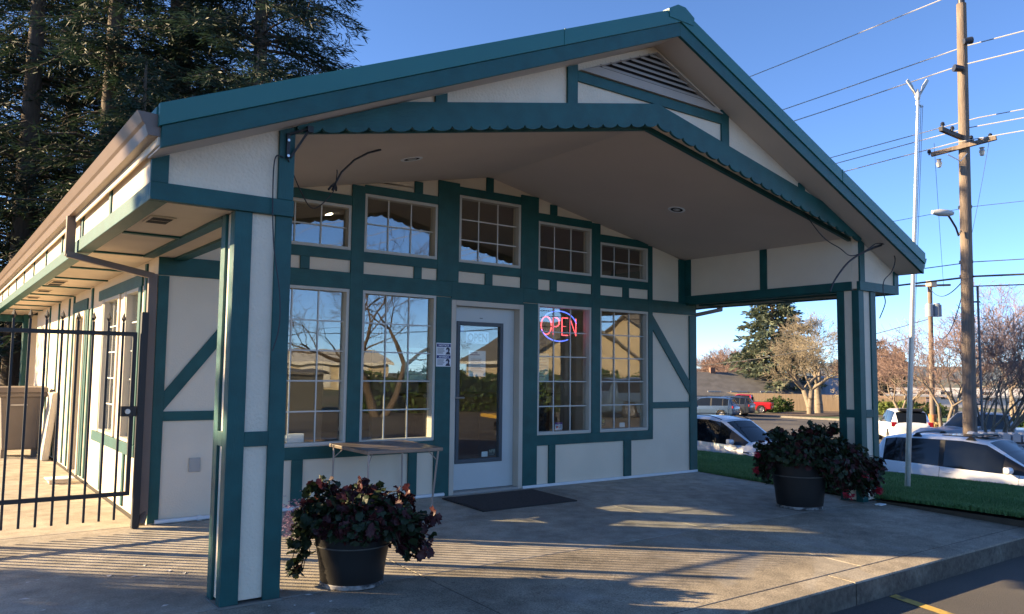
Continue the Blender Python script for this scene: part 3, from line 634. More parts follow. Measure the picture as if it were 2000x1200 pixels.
# neon OPEN sign
RED = mat('neon_red', (.8, .1, .1), .4, emit=((1.0, .10, .12), .75)); BLUE = mat('neon_blue', (.1, .15, .8), .4, emit=((.10, .18, 1.0), .55))
ns = thing('neon_open_sign', 'red neon OPEN lettering inside a blue neon oval hanging in the window', 'neon sign', (4.60, .125, 1.80))
def N_(pts, m, name, r=.0075): MB().tube([(x*1.16 if 'letter' in name else x, 0, z) for x, z in pts], r, 6).build(name, m, ns, smooth=True)
el = lambda cx, cz_, rx, rz, a0, a1, n=30: [(cx+rx*math.cos(math.radians(a0+(a1-a0)*i/n)), cz_+rz*math.sin(math.radians(a0+(a1-a0)*i/n))) for i in range(n+1)]
N_(el(.30, .20, .30, .195, 12, 140), BLUE, 'oval_tube'); N_(el(.30, .20, .30, .195, 195, 300), BLUE, 'oval_tube')
N_(el(.075, .20, .072, .115, 0, 352), RED, 'letter_o'); N_([(.175, .085), (.175, .305), (.22, .308), (.25, .29), (.262, .25), (.25, .21), (.22, .192), (.18, .19)], RED, 'letter_p')
N_([(.385, .085), (.30, .085), (.30, .2), (.365, .2), (.30, .2), (.30, .31), (.385, .31)], RED, 'letter_e'); N_([(.42, .085), (.42, .31), (.505, .085), (.505, .31)], RED, 'letter_n')
MB().box(.05, .55, .03, .04, .12, .13).build('bracket', DARKPL, ns); MB().tube([(.1, .035, .12), (.1, .035, .5)], .002, 4).build('chain', DARKPL, ns); MB().tube([(.5, .035, .12), (.5, .035, .5)], .002, 4).build('chain', DARKPL, ns)
# ------------------------------------------------------------ door mat, table
t = thing('door_mat', 'dark ribbed rectangular door mat before the glass entrance door', 'mat', (2.99, -.975, slab_z(-.6)))
mm = MB(); mm.v = [(0,0,-.008),(1.27,.0,-.008),(1.27,.80,.016),(0,.80,.016),(0,0,.004),(1.27,0,.004),(1.27,.80,.026),(0,.80,.026)]; mm.f = [(0,3,2,1),(4,5,6,7),(0,1,5,4),(1,2,6,5),(2,3,7,6),(3,0,4,7)]
mm.build('mat_base', mat('mat_rubber', (.035, .030, .028), .9, noise=(60, .3), bump=(200, .6, .004)), t)
rb = MB()
for i in range(44):
    y = .02+.76*i/43; z = .004+.0275*y+.0015; rb.box(.02, 1.25, y, y+.008, z, z+.004)
rb.build('mat_ribs', mat('mat_pile', (.06, .045, .04), .95, noise=(40, .3)), t)['kind'] = 'stuff'
t = thing('folding_table', 'small worn folding card table with thin metal legs against the front wall', 'table', (2.16, -.42, -.012))
TT = mat('table_top', (.20, .15, .125), .45, noise=(5, .25)); TE = mat('table_edge', (.27, .185, .13), .5, noise=(9, .2)); TL = mat('table_leg', (.42, .34, .30), .45, metal=.3)
c4 = [Vector(q) for q in ((1.755, -.815, .632), (2.685, -.655, .610), (2.57, -.04, .645), (1.65, -.19, .662))]; off = Vector((2.16, -.42, -.012)); c4 = [c-off for c in c4]
def slabq(c, t0, t1):
    mb = MB(); mb.v = [tuple(p+Vector((0, 0, t0))) for p in c]+[tuple(p+Vector((0, 0, t1))) for p in c]; mb.f = [(0,3,2,1),(4,5,6,7),(0,1,5,4),(1,2,6,5),(2,3,7,6),(3,0,4,7)]; return mb
cen = sum(c4, Vector())/4; slabq([cen+(c-cen)*.975 for c in c4], -.004, .004).build('table_top', TT, t)
for i in range(4):
    a, b = c4[i], c4[(i+1) % 4]; MB().beam(a+Vector((0, 0, -.012)), b+Vector((0, 0, -.012)), .028, .034).build('table_edge', TE, t, bevel=.006)
legb = [(1.80, -.66), (2.66, -.50), (2.50, -.12), (1.66, -.26)]
for i in range(4):
    top = cen+(c4[i]-cen)*.93+Vector((0, 0, -.02)); bot = Vector((legb[i][0], legb[i][1], slab_z(legb[i][1])))-off
    if i != 1: bot = Vector((top.x*1.02, top.y*1.02, -.0))+Vector((0, 0, slab_z(-.4)+.012))
    MB().tube([top, bot], .0105, 8).build('leg', TL, t, smooth=True)
    k = top.lerp(bot, .18); q = cen+(c4[i]-cen)*.72+Vector((0, 0, -.02)); MB().tube([q, k], .005, 6).build('leg_brace', TL, t)
# ------------------------------------------------------------ planters
def leaf_shape(seed, lobes=7):
    r = random.Random(seed); mb = MB(); n = 21; mb.v.append((0, .42, .03))
    for i in range(n):
        a = 2*PI*i/n+PI/2; rr = .5*(1+.16*math.cos(lobes*a))*(.86+.28*r.random()); x = rr*math.cos(a); y = .48+rr*math.sin(a)*.95
        if abs(a-1.5*PI) < .25: y = .12
        mb.v.append((x, y, -.22*abs(x)+.16*math.sin(3*a+seed)*r.random()-.12*(y-.4)**2))
    mb.f = [(0, 1+i, 1+(i+1) % n) for i in range(n)]; return mb.mesh('leaf')
LEAVES = {}
for k in range(4):
    for nm, m_ in (('g', PLANTG), ('r', PLANTR)):
        me = leaf_shape(k); me.materials.append(m_); me.polygons.foreach_set('use_smooth', [True]*len(me.polygons)); LEAVES[nm, k] = me
POT = mat('pot_black', (.009, .008, .008), .5, noise=(2.5, .3), bump=(5, .12, .01, (1, 1, 5)))
POTRIM = mat('pot_salt', (.30, .28, .26), .8, var=((.04, .04, .04), 14, .45, .6))
def orient(pos, nrm, tip, s):
    z = nrm.normalized(); y = (tip-z*tip.dot(z)); y = y.normalized() if y.length > 1e-4 else z.orthogonal().normalized(); x = y.cross(z)
    return Matrix(((x.x*s, y.x*s, z.x*s, pos.x), (x.y*s, y.y*s, z.y*s, pos.y), (x.z*s, y.z*s, z.z*s, pos.z), (0, 0, 0, 1)))
def planter(label, loc, r0, r1, h, seed, spots, nind, flowers):
    t = thing('planter', label, 'planter', loc); rn = random.Random(seed)
    MB().lathe([(0, 0), (r0, 0), (r0+.012, .03), (r0+(r1-r0)*.33, h*.33), (r0+(r1-r0)*.62, h*.60), (r1, h*.97), (r1+.018, h*.975), (r1+.02, h), (r1-.012, h), (r1-.03, h-.06)], 48).build('pot', POT, t, smooth=True)
    MB().lathe([(r0+.004, .0), (r0+.016, .002), (r0+.016, .024), (r0+.011, .03)], 48).build('base_ring', POTRIM, t, smooth=True)
    MB().lathe([(r0+(r1-r0)*.60+.004, h*.585), (r0+(r1-r0)*.60+.009, h*.59), (r0+(r1-r0)*.61+.009, h*.60), (r0+(r1-r0)*.61+.004, h*.605)], 48).build('hoop_line', mat('hoop', (.10, .095, .085), .6), t, smooth=True)
    MB().lathe([(0, h-.055), (r1-.02, h-.05)], 24).build('soil', mat('potting_soil', (.02, .016, .012), .95, noise=(40, .4)), t)
    allp = []; stems = MB()
    for (cx, cy_, cz_, rx, ry, rz, n, ls, redf) in spots:
        c = Vector((cx, cy_, cz_))
        for i in range(n):
            d = Vector((rn.gauss(0, 1), rn.gauss(0, 1), rn.gauss(0, 1))).normalized()*(rn.random()**.4)
            p = c+Vector((d.x*rx, d.y*ry, d.z*rz)); q = math.hypot(p.x, p.y)
            if p.z < h and q < r0+(r1-r0)*max(p.z, 0)/h+.015: 
                k = (r0+(r1-r0)*max(p.z, 0)/h+.03)/max(q, .02); p.x *= k; p.y *= k
            if p.z < .02: continue
            nm = Vector((p.x*.9, p.y*.9, .25+rn.random()*.5))+Vector((rn.gauss(0, .5), rn.gauss(0, .5), rn.gauss(0, .35)))
            tip = Vector((p.x, p.y, -.55*max(q, .2)))+Vector((rn.gauss(0, .25), rn.gauss(0, .25), rn.gauss(0, .2)))
            allp.append((p, nm, tip, ls*rn.uniform(.65, 1.25), 'r' if rn.random() < redf else 'g', rn.randrange(4)))
            if i % 4 == 0: stems.tube([(p.x*.35, p.y*.35, h-.05), ((p.x*.8), (p.y*.8), max(h*.9, p.z*.9+.02)+.03), p], .0035, 4, cap=False)
    stems.build('stems', mat('stem', (.05, .035, .02), .7), t, fix=False)['kind'] = 'stuff'
    view = Vector(CAM)-Vector(loc); view.normalize()
    allp.sort(key=lambda q: -(q[0].dot(view)+.4*q[0].z))
    for p, nm, tip, s, cl, k in allp[:nind]:
        o = bpy.data.objects.new('leaf', LEAVES[cl, k]); COL.objects.link(o); o.parent = t; o.matrix_local = orient(p, nm, tip, s)
    for cl, m_ in (('g', PLANTG), ('r', PLANTR)):
        Vs = []; Fs = []; off = 0
        for p, nm, tip, s, c2, k in allp[nind:]:
            if c2 != cl: continue
            me = LEAVES[cl, k]; M = orient(p, nm, tip, s); Vs += [(M @ q.co)[:] for q in me.vertices]; Fs += [[off+a for a in f.vertices] for f in me.polygons]; off += len(me.vertices)
        if Vs: link('foliage', np_mesh('foliage', Vs, Fs), m_, t, smooth='all', kind='stuff')
    for (cx, cy_, cz_, sp, n, m_, sz, nm_) in flowers:
        Vs = []; Fs = []
        for i in range(n):
            c = Vector((cx+rn.gauss(0, sp), cy_+rn.gauss(0, sp), cz_+rn.gauss(0, sp*1.2)))
            for k in range(5):
                a = 2*PI*k/5+rn.random(); d = Vector((math.cos(a), math.sin(a), rn.uniform(-.6, .6)))*sz; e = Vector((-math.sin(a), math.cos(a), rn.uniform(-.6, .6)))*sz*.5
                o = len(Vs); Vs += [c[:], (c+d+e)[:], (c+d-e)[:]]; Fs.append((o, o+1, o+2))
        link(nm_, np_mesh(nm_, Vs, Fs), m_, t, kind='stuff')
    return t
# spot: centre, radii, count, leaf size, share of burgundy leaves
h1 = .46
R2 = lambda u, w: (_cy*u+_sy*w, -_sy*u+_cy*w)      # u: to the viewer's right, w: away from the viewer
def S_(u, w, z, ru, rz, n, ls, rf): a, b = R2(u, w); return (a, b, z, ru, ru, rz, n, ls, rf)
planter('black pot of trailing burgundy and green leaves near the left column', (.80, -2.555, slab_z(-2.7)+.004),   .205, .285, h1, 4,
    [S_(0, .02, h1+.08, .29, .11, 476, 0.068, .35), S_(-.26, -.06, h1-.02, .13, .16, 153, 0.068, .15), S_(-.33, -.08, h1-.18, .06, .13, 57, 0.060, .1), S_(-.36, -.1, h1-.34, .05, .06, 23, 0.056, .2), S_(.33, -.06, h1-.04, .14, .16, 170, 0.068, .5), S_(.42, -.08, h1-.17, .13, .08, 71, 0.064, .55),
     S_(.05, -.2, h1-.03, .20, .09, 204, 0.060, .5), S_(-.22, 0, h1+.20, .10, .05, 37, 0.064, .3), S_(.05, .05, h1+.21, .07, .04, 20, 0.056, .8), S_(.32, .05, h1+.13, .10, .06, 51, 0.056, .9), S_(.55, -.1, h1+.02, .07, .04, 13, 0.056, .9), S_(.48, -.1, h1-.10, .05, .1, 17, 0.060, .8)],
    230, [(*R2(-.40, -.02), h1-.0, .045, 240, FLOWERP, .011, 'blossoms'), (*R2(-.42, -.03), h1-.09, .04, 150, FLOWERP, .010, 'blossoms')])
h2 = .60
planter('black pot of dark trailing leaves with red flowers beside the right column', (6.30, -2.42, slab_z(-2.5)+.004), .235, .335, h2, 9,
    [S_(.08, 0, h2+.10, .42, .16, 646, 0.068, .25), S_(-.38, -.05, h2-.12, .12, .22, 153, 0.064, .1), S_(.36, -.12, h2-.16, .22, .26, 408, 0.064, .35), S_(.68, -.1, h2-.24, .20, .22, 306, 0.060, .4), S_(.80, -.1, h2-.10, .12, .1, 85, 0.060, .5),
     S_(-.25, 0, h2+.22, .12, .06, 51, 0.064, .1), S_(.18, 0, h2+.26, .15, .06, 61, 0.064, .2), S_(.38, 0, h2+.28, .08, .07, 40, 0.064, .4), S_(-.45, -.05, h2+.10, .06, .05, 23, 0.064, .1), S_(-.1, -.26, h2+.0, .24, .10, 190, 0.066, .25), S_(.52, -.08, h2-.02, .22, .16, 260, 0.064, .35), S_(.24, -.30, h2-.10, .2, .14, 187, 0.064, .3)],
    260, [(*R2(-.50, -.1), h2-.02, .012, 12, FLOWERR, .03, 'blossoms'), (*R2(-.52, -.1), h2-.20, .01, 10, FLOWERR, .03, 'blossoms'), (*R2(.40, -.34), h2-.42, .02, 14, FLOWERR, .03, 'blossoms'), (*R2(.76, -.28), h2-.38, .016, 14, FLOWERR, .035, 'blossoms'), (*R2(.62, -.3), h2-.20, .02, 8, FLOWERR, .02, 'blossoms')])
# ------------------------------------------------------------ iron gate and fence on the left
def picket(mb, x, y, z0, z1, r=.0095):
    mb.box(x-r, x+r, y-r, y+r, z0, z1); z = z1
    mb.v += [(x-.02, y, z+.03), (x+.02, y, z+.03), (x, y-.02, z+.03), (x, y+.02, z+.03), (x, y, z-.006), (x, y, z+.085)]; n = len(mb.v)-6
    for a, b in ((0, 2), (2, 1), (1, 3), (3, 0)): mb.f += [(n+a, n+b, n+5), (n+b, n+a, n+4)]
def iron_run(t, xa, xb, y, n0_, sp, zr=(.305, 1.70), top=1.80, bot=.085, gate=False):
    k = int((xb-xa-.06)/sp); pm = MB(); picket(pm, 0, 0, bot, top); me = pm.mesh('picket'); me.materials.append(BLACKM)
    for i in range(k):
        o = bpy.data.objects.new('picket', me); COL.objects.link(o); o.parent = t; o.location = (xb-.115-i*sp, y, 0)
    for z in zr: MB().box(xa, xb, y-.016, y+.016, z-.018, z+.018).build('rail', BLACKM, t, bevel=.002)
    if gate:
        for x in (xa, xb-.035): MB().box(x, x+.035, y-.0175, y+.0175, zr[0], zr[1]).build('stile', BLACKM, t, bevel=.002)
g = thing('iron_gate', 'black iron picket gate with pointed tops beside the building corner', 'gate', (-.17, -.09, 0))
iron_run(g, -1.20, 0, 0, 0, .118, gate=True)
lk = MB().box(-.10, .02, -.03, .03, .975, 1.065).build('latch_box', BLACKM, g, bevel=.004); MB().tube([(-.055, -.031, 1.02), (-.055, -.05, 1.02)], .022, 14).build('knob', STEEL, lk, smooth=True)
tag(MB().box(-.145, -.085, -.125, -.065, .0, 1.90).build('gate_post', BLACKM, bevel=.006), 'square black iron post between the gate and the brown downspout', 'post')
f = thing('iron_fence', 'black iron picket fence carrying on left from the gate', 'fence', (-1.40, -.09, 0))
iron_run(f, -4.4, 0, 0, 0, .118); MB().box(-.03, .03, -.03, .03, 0, 1.9).build('post', BLACKM, f); MB().box(-2.2, -2.14, -.03, .03, 0, 1.9).build('post', BLACKM, f)
# ------------------------------------------------------------ wheeled bin, leaning board, small tray
BIN = mat('bin_plastic', (.16, .135, .115), .6, noise=(3, .1)); b_ = thing('wheeled_bin', 'grey brown wheeled rubbish bin with closed lid behind the gate', 'bin', (-.42, 6.95, 0))
mb = MB(); 
for z, hx, hy in ((.12, .24, .28), (.95, .30, .36)): mb.v += [(-hx,-hy,z),(hx,-hy,z),(hx,hy,z),(-hx,hy,z)]
mb.f = [(0,3,2,1),(4,5,6,7),(0,1,5,4),(1,2,6,5),(2,3,7,6),(3,0,4,7)]; mb.build('body', BIN, b_, bevel=.03)
MB().box(-.33, .33, -.39, .40, .93, 1.0).build('rim', BIN, b_, bevel=.015); MB().prism([(-.42, 1.0), (.38, 1.0), (.40, 1.05), (.2, 1.09), (-.38, 1.08)], 'x', -.33, .33).build('lid', BIN, b_, bevel=.015)
MB().box(-.16, .06, -.372, -.362, .80, .825).build('label_strip', mat('strip', (.45, .42, .38), .6), b_)
for x in (-.27, .27):
    w = MB().tube([(x-.03, .26, .15), (x+.03, .26, .15)], .15, 24).build('wheel', DARKPL, b_, smooth=True); MB().tube([(x-.033, .26, .15), (x+.033, .26, .15)], .035, 12).build('hub', STEEL, w)
MB().box(-.24, -.16, -.22, -.14, 0, .13).build('foot', BIN, b_); MB().box(.16, .24, -.22, -.14, 0, .13).build('foot', BIN, b_)
w = thing('wrapped_board', 'board wrapped in pale plastic sheet leaning on the side wall by the bin', 'board', (-.10, 6.0, 0))
mb = MB(); pr = [(-.10, 0), (.0, 0), (.09, .95), (.09, 1.02), (-.0, 1.0)]; mb.prism(pr, 'y', 0, .46); mb.build('sheet', mat('plastic_sheet', (.48, .45, .38), .4, noise=(6, .1), bump=(7, .6, .05)), w, bevel=.02)
t = thing('feeding_tray', 'small pale tray on the path beside the side door', 'tray', (-.28, 3.35, 0)); MB().box(-.12, .12, -.1, .1, .0, .05).build('base', CREAM, t, bevel=.01); MB().box(-.15, .15, -.13, .13, .05, .065).build('rim', PAPER, t, bevel=.005)
# ------------------------------------------------------------ hanging speaker-wire brackets
k = thing('corner_bracket', 'black triangular metal bracket at the top of the left porch post', 'bracket', (.177, YC-.024, 2.86))
for a, b in (((0, -.012, -.06), (0, -.012, .11)), ((0, -.012, .10), (.125, -.05, .155)), ((.02, -.012, -.05), (.13, -.05, .15))): MB().beam(a, b, .022, .014).build('bar', BLACKM, k)
for z in (-.045, .06): MB().tube([(0, -.02, z), (0, -.026, z)], .009, 10).build('bolt', STEEL, k)
MB().box(.11, .15, -.07, -.02, .13, .17).build('hinge', BLACKM, k)
k = thing('curved_rod', 'dark curved rod with a claw end hanging under the porch ceiling', 'rod', (1.30, -1.80, ceil_z(1.3)))
MB().tube([(.02, .0, -.0), (-.10, 0, -.05), (-.22, 0, -.13), (-.33, 0, -.25), (-.385, 0, -.36)], .0085, 8).build('rod', DARKPL, k, smooth=True)
for dx in (-.025, 0, .025): MB().tube([(-.385, 0, -.35), (-.392+dx, .01, -.385), (-.405+dx*1.3, .0, -.41)], .009, 6).build('claw', DARKPL, k)
def cable(pts, label, r=.006):
    P = [Vector(p) for p in pts]; out = []
    for i in range(len(P)-1):
        p0, p1, p2, p3 = P[max(i-1, 0)], P[i], P[i+1], P[min(i+2, len(P)-1)]
        for s in range(8):
            q = s/8; out.append(.5*((2*p1)+(p2-p0)*q+(2*p0-5*p1+4*p2-p3)*q*q+(3*p1-p0-3*p2+p3)*q**3))
    out.append(P[-1]); return tag(MB().tube(out, r, 6).build('cable', DARKPL, smooth=True), label, 'cable')
cable([(.17, YC-.05, 2.80), (.35, -2.5, 2.66), (.62, -2.1, 2.62), (.88, -1.85, 2.83), (.93, -1.8, 2.98), (.93, -1.8, 3.03)], 'black cable drooping from the left bracket to the curved rod', .0045)
cable([(.15, YC-.04, 2.80), (.09, YC-.04, 2.78), (.085, YC-.04, 2.5), (.10, YC-.05, 2.2), (.145, YC-.06, 1.9), (.15, YC-.06, 1.68), (.115, YC-.05, 1.52)], 'thin black cable hanging down the front of the left column', .0045)
cable([on('y', -2.6, 1530, 355), on('y', -2.62, 1600, 455), on('y', -2.78, 1640, 485), on('y', -2.80, 1665, 500), on('y', -2.86, 1705, 483), on('y', -2.9, 1742, 474), on('y', -2.9, 1747, 480)], 'black cable following the valance down to the right porch post', .006)
cable([on('y', -2.75, 1621, 570), on('y', -2.76, 1632, 545), on('y', -2.78, 1660, 510), on('y', -2.82, 1700, 487), on('y', -2.9, 1740, 474)], 'thick black rod bowed across the right porch post', .011)
cable([on('y', -2.9, 1690, 492), on('y', -2.9, 1712, 476), on('y', -2.9, 1735, 482), on('y', -2.88, 1748, 505), on('y', -2.86, 1742, 530), on('y', -2.85, 1727, 548), on('y', -2.85, 1725, 570), on('y', -2.85, 1729, 592), on('y', -2.85, 1718, 622)], 'loose black cable dangling at the right corner of the porch roof', .006)
# litter on the slab: pale petals
rn = random.Random(3); pm = MB()
for i in range(70):
    x = rn.uniform(-2.2, .6); y = rn.uniform(-4.1, -1.3); a = rn.random()*6.3; s = rn.uniform(.012, .036); z = slab_z(y)+.003
    pm.quad(*[(x+s*math.cos(a+q)*(1, .5, 1, .6)[k], y+s*math.sin(a+q)*(1, .5, 1, .6)[k], z+.002*(k % 2)) for k, q in enumerate((0, 1.4, 3.1, 4.6))])
tag(pm.build('petals', mat('petal', (.72, .68, .62), .8), fix=False, kind='stuff'), 'pale fallen petals scattered over the shaded concrete', 'petals')
tag(MB().box(7.18, 7.30, -2.88, -2.80, slab_z(-2.8)+.004, slab_z(-2.8)+.02).build('white_litter', PAPER, bevel=.006), 'crumpled white litter at the foot of the right column', 'litter')
# ------------------------------------------------------------ vehicles
CGLASS = mat('car_glass', (.008, .010, .012), .05, spec=.45); TYRE = mat('tyre', (.013, .013, .014), .8); RIM = mat('alloy', (.45, .45, .46), .35, metal=.8)
BLKTRIM = mat('black_trim', (.012, .012, .014), .5); TAILL = mat('tail_light', (.35, .012, .02), .2); HEADL = mat('head_light', (.55, .57, .6), .1)
def paint(name, col, metal=.2): return mat(name, col, .35, metal=metal, coat=.6)
def vehicle(name, label, cat, loc, rz, keys, col, wins, ws, rw, axles, wr=.36, doors=(), handles=(), pickup=None, rails=False, res=90, group=None, rack=False, cab_rows=True):
    """x forward. keys: (x, zbottom, zbelt, ztop, w_mid, w_belt, w_top)"""
    t = thing(name, label, cat, loc, rz, group); K = np.array(sorted(keys)); xs = np.linspace(K[0, 0], K[-1, 0], res)
    xs = np.sort(np.unique(np.concatenate([xs, K[:, 0], [a for w in wins for a in w], list(ws), list(rw)])).round(4))
    I = lambda c: np.interp(xs, K[:, 0], K[:, c])
    zb, ze, zt, wm, wb, wt = [I(c) for c in range(1, 7)]
    def smth(a):
        b = a.copy(); b[1:-1] = .25*a[:-2]+.5*a[1:-1]+.25*a[2:]; return b
    zb, ze, wm, wb, wt = [smth(smth(a)) for a in (zb, ze, wm, wb, wt)]; zt = smth(zt)
    rings = []
    for i in range(len(xs)):
        h = ze[i]-zb[i]; g = zt[i]-ze[i]; gg = max(g, 0)
        c = [(0, zb[i]), (wm[i]*.90, zb[i]), (wm[i]*.985, zb[i]+.10*h), (wm[i]*.985, zb[i]+.36*h), (wm[i], zb[i]+.60*h), (wm[i]*.992, zb[i]+.80*h), (wb[i], ze[i]),
             (wb[i]+(wt[i]-wb[i])*.42, ze[i]+gg*.5), (wt[i]+.03*min(1, gg/.4), ze[i]+gg*.90 if gg > .1 else ze[i]+g*.6), (wt[i]*.86, zt[i]-.012), (wt[i]*.45, zt[i]+.012), (0, zt[i]+.02)]
        rings.append(c)
    nr = len(rings[0]); full = 2*nr-2
    V = []
    for i, x in enumerate(xs):
        r = rings[i]; V += [(x, y, z) for y, z in r]+[(x, -y, z) for y, z in r[-2:0:-1]]
    groups = {}
    for i in range(len(xs)-1):
        xm = (xs[i]+xs[i+1])/2
        for j in range(full):
            jj = j if j < nr-1 else full-1-j      # row index on the half ring
            side = 'l' if j < nr-1 else 'r'
            key = 'body'
            if jj in (6, 7):
                for w in wins:
                    if w[0] < xm < w[1]: key = 'side_window_%s_%.2f' % (side, w[0])
                if key == 'body' and ((ws[0]-.06 < xm < ws[1]) or (wins and min(w[0] for w in wins) < xm < max(w[1] for w in wins))): key = 'pillar_%s_%d' % (side, sum(w[0] < xm for w in wins))
            if jj >= 9 and ws[0] < xm < ws[1]: key = 'windshield'
            if jj >= 8 and rw[0] < xm < rw[1]: key = 'rear_window'
            if jj < 6 and jj > 0:
                zc = np.mean([rings[i][jj][1], rings[i][jj+1][1], rings[i+1][jj][1], rings[i+1][jj+1][1]])
                if any(math.hypot(xm-a, zc-wr) < wr+.055 for a in axles): continue
            groups.setdefault(key, []).append((i*full+j, (i+1)*full+j, (i+1)*full+(j+1) % full, i*full+(j+1) % full))
    # end caps
    groups['body'].append(tuple(range(full))); groups['body'].append(tuple(range((len(xs)-1)*full, len(xs)*full))[::-1])
    body = None
    for key in ['body']+[k for k in groups if k != 'body']:
        fs = groups[key]; used = sorted({a for f in fs for a in f}); mp = {a: b for b, a in enumerate(used)}; mb = MB(); mb.v = [V[a] for a in used]; mb.f = [tuple(mp[a] for a in f) for f in fs]
        nm = 'side_window' if key.startswith('side') else ('pillar' if key.startswith('pillar') else key)
        m = col if key == 'body' else (BLKTRIM if nm == 'pillar' else CGLASS)
        o = mb.build(nm, m, t, smooth=True)
        if key == 'body': body = o
    Wm = float(np.max(wm))
    for a in axles:
        wbA = float(np.interp(a, xs, wm))
        for s in (-1, 1):
            y = s*(wbA-.11)
            w = MB(); ang = np.linspace(0, 2*PI, 33)
            w.lathe([(wr*.64, -.105), (wr*.9, -.11), (wr, -.08), (wr, .08), (wr*.9, .11), (wr*.64, .105), (wr*.60, .06), (wr*.60, -.06), (wr*.64, -.105)], 32)
            w.v = [(p[0], p[2], p[1]) for p in w.v]; wo_ = w.build('wheel', TYRE, t, smooth=True); wo_.location = (a, y, wr)
            r = MB(); r.lathe([(0, .075*1), (.05, .08), (.07, .06), (wr*.55, .05), (wr*.64, .095), (wr*.63, -.05)], 32); r.v = [(p[0], s*p[2], p[1]) for p in r.v]
            ro = r.build('rim', RIM, wo_, smooth=True)
            sp = MB()
            for q in range(5):
                an = 2*PI*q/5+.3; ca, sa = math.cos(an+.62), math.sin(an+.62); sp.tube([(.10*ca, s*.062, .10*sa), (wr*.5*ca, s*.06, wr*.5*sa)], .032, 6)
            sp.build('rim_gap', BLKTRIM, wo_)
            # arch: dark well and lip
            well = MB(); ar = wr+.06; P = [(a+ar*math.cos(q), wr+ar*math.sin(q)) for q in np.linspace(-.35, PI+.35, 20)]
            for i in range(19): well.quad((P[i][0], s*(wbA-.01), P[i][1]), (P[i+1][0], s*(wbA-.01), P[i+1][1]), (P[i+1][0], s*(wbA-.42), P[i+1][1]), (P[i][0], s*(wbA-.42), P[i][1]))
            n = len(well.v); well.v += [(x, s*(wbA-.40), z) for x, z in P]; well.f.append(tuple(range(n, n+20))); well.build('wheel_well', BLKTRIM, t, fix=False)
            MB().tube([(a+(wr+.065)*math.cos(q), s*(wbA-.005), wr+(wr+.065)*math.sin(q)) for q in np.linspace(-.2, PI+.2, 22)], .022, 6).build('arch_lip', pickup_arch(col, t), t, smooth=True)
    def side_y(x, z):
        i = int(np.argmin(abs(xs-x))); r = rings[i]; zz = [q[1] for q in r[1:7]]; return float(np.interp(z, zz, [q[0] for q in r[1:7]]))
    zbm = float(np.median(ze))
    for x0 in doors:
        for s in (-1, 1):
            zs_ = np.linspace(.42, float(np.interp(x0, xs, ze))-.01, 8); MB().tube([(x0-.02*(z < .6), s*(side_y(x0, z)+.001), z) for z in zs_], .005, 4).build('door_gap', BLKTRIM, t)
    for hx in handles:
        for s in (-1, 1):
            z = float(np.interp(hx, xs, ze))-.13
            MB().tube([(hx, s*(side_y(hx, z)+.004), z), (hx+.03, s*(side_y(hx, z)+.022), z+.004), (hx+.17, s*(side_y(hx, z)+.022), z+.004), (hx+.20, s*(side_y(hx, z)+.004), z)], .013, 6).build('door_handle', col, t, smooth=True)
    xmir = ws[1]-.40; ym = float(np.interp(xmir, xs, wb)); zm = float(np.interp(xmir, xs, ze))+.07
    for s in (-1, 1):
        mm_ = MB(); mm_.tube([(xmir, s*(ym-.02), zm-.05), (xmir-.0, s*(ym+.09), zm)], .02, 6); mm_.build('mirror_arm', BLKTRIM, t)
        MB().prism([(-.07, -.075), (.05, -.085), (.085, -.02), (.06, .065), (-.07, .075)], 'y', s*(ym+.05), s*(ym+.27)).build('mirror', col, t, smooth=True, bevel=.03).location = (xmir, 0, zm+.03)
    if rails:
        for s in (-1, 1):
            X = np.linspace(wins[0][0]-.1, ws[0]-.15, 16); pts = [(x, s*(float(np.interp(x, xs, wt))*.93), float(np.interp(x, xs, zt))+.045*min(1, 6*min(i, 15-i)/15)-.0) for i, x in enumerate(X)]; MB().tube(pts, .014, 6).build('roof_rail', BLKTRIM, t, smooth=True)
    if rack:
        for x in rack:
            w_ = float(np.interp(x, xs, wt)); z = float(np.interp(x, xs, zt)); pts = [(x, w_*q, z+.075-.03*abs(q)**3) for q in np.linspace(-.95, .95, 14)]
            MB().tube(pts, .02, 6).build('cross_bar', BLKTRIM, t, smooth=True)
            for s in (-1, 1): MB().prism([(x-.13, z-.03), (x+.10, z-.03), (x+.04, z+.055), (x-.03, z+.06)], 'y', s*w_*.92-.035, s*w_*.92+.035).build('bar_foot', BLKTRIM, t, bevel=.01)
    return t, dict(xs=xs, zb=zb, ze=ze, zt=zt, wm=wm, wb=wb, wt=wt, side_y=side_y)
def pickup_arch(col, t): return col
def lamps(t, S, x, z, w, h, m, name, d=.06):
    for s in (-1, 1):
        y = float(np.interp(x, S['xs'], S['wm']))*.93; MB().box(x-d, x+d, s*y-w/2, s*y+w/2, z-h/2, z+h/2).build(name, m, t, bevel=.02)
SUVK = [(-2.47,.50,.92,.95,.70,.64,.5),(-2.43,.38,1.0,1.06,.86,.80,.62),(-2.36,.32,1.07,1.14,.92,.86,.66),(-2.06,.27,1.09,1.64,.955,.90,.68),(-1.7,.24,1.08,1.705,.965,.91,.70),(-.9,.22,1.06,1.735,.968,.915,.715),(-.1,.22,1.03,1.74,.968,.915,.715),(.42,.22,1.015,1.675,.966,.91,.70),
        (1.38,.23,1.01,1.06,.96,.87,.68),(1.75,.24,.985,1.03,.95,.83,.62),(2.15,.27,.92,.96,.91,.77,.55),(2.36,.33,.80,.83,.84,.70,.48),(2.47,.45,.66,.68,.66,.55,.38)]
SW_ = [(-1.98,-1.56),(-1.50,-.62),(-.50,.78)]
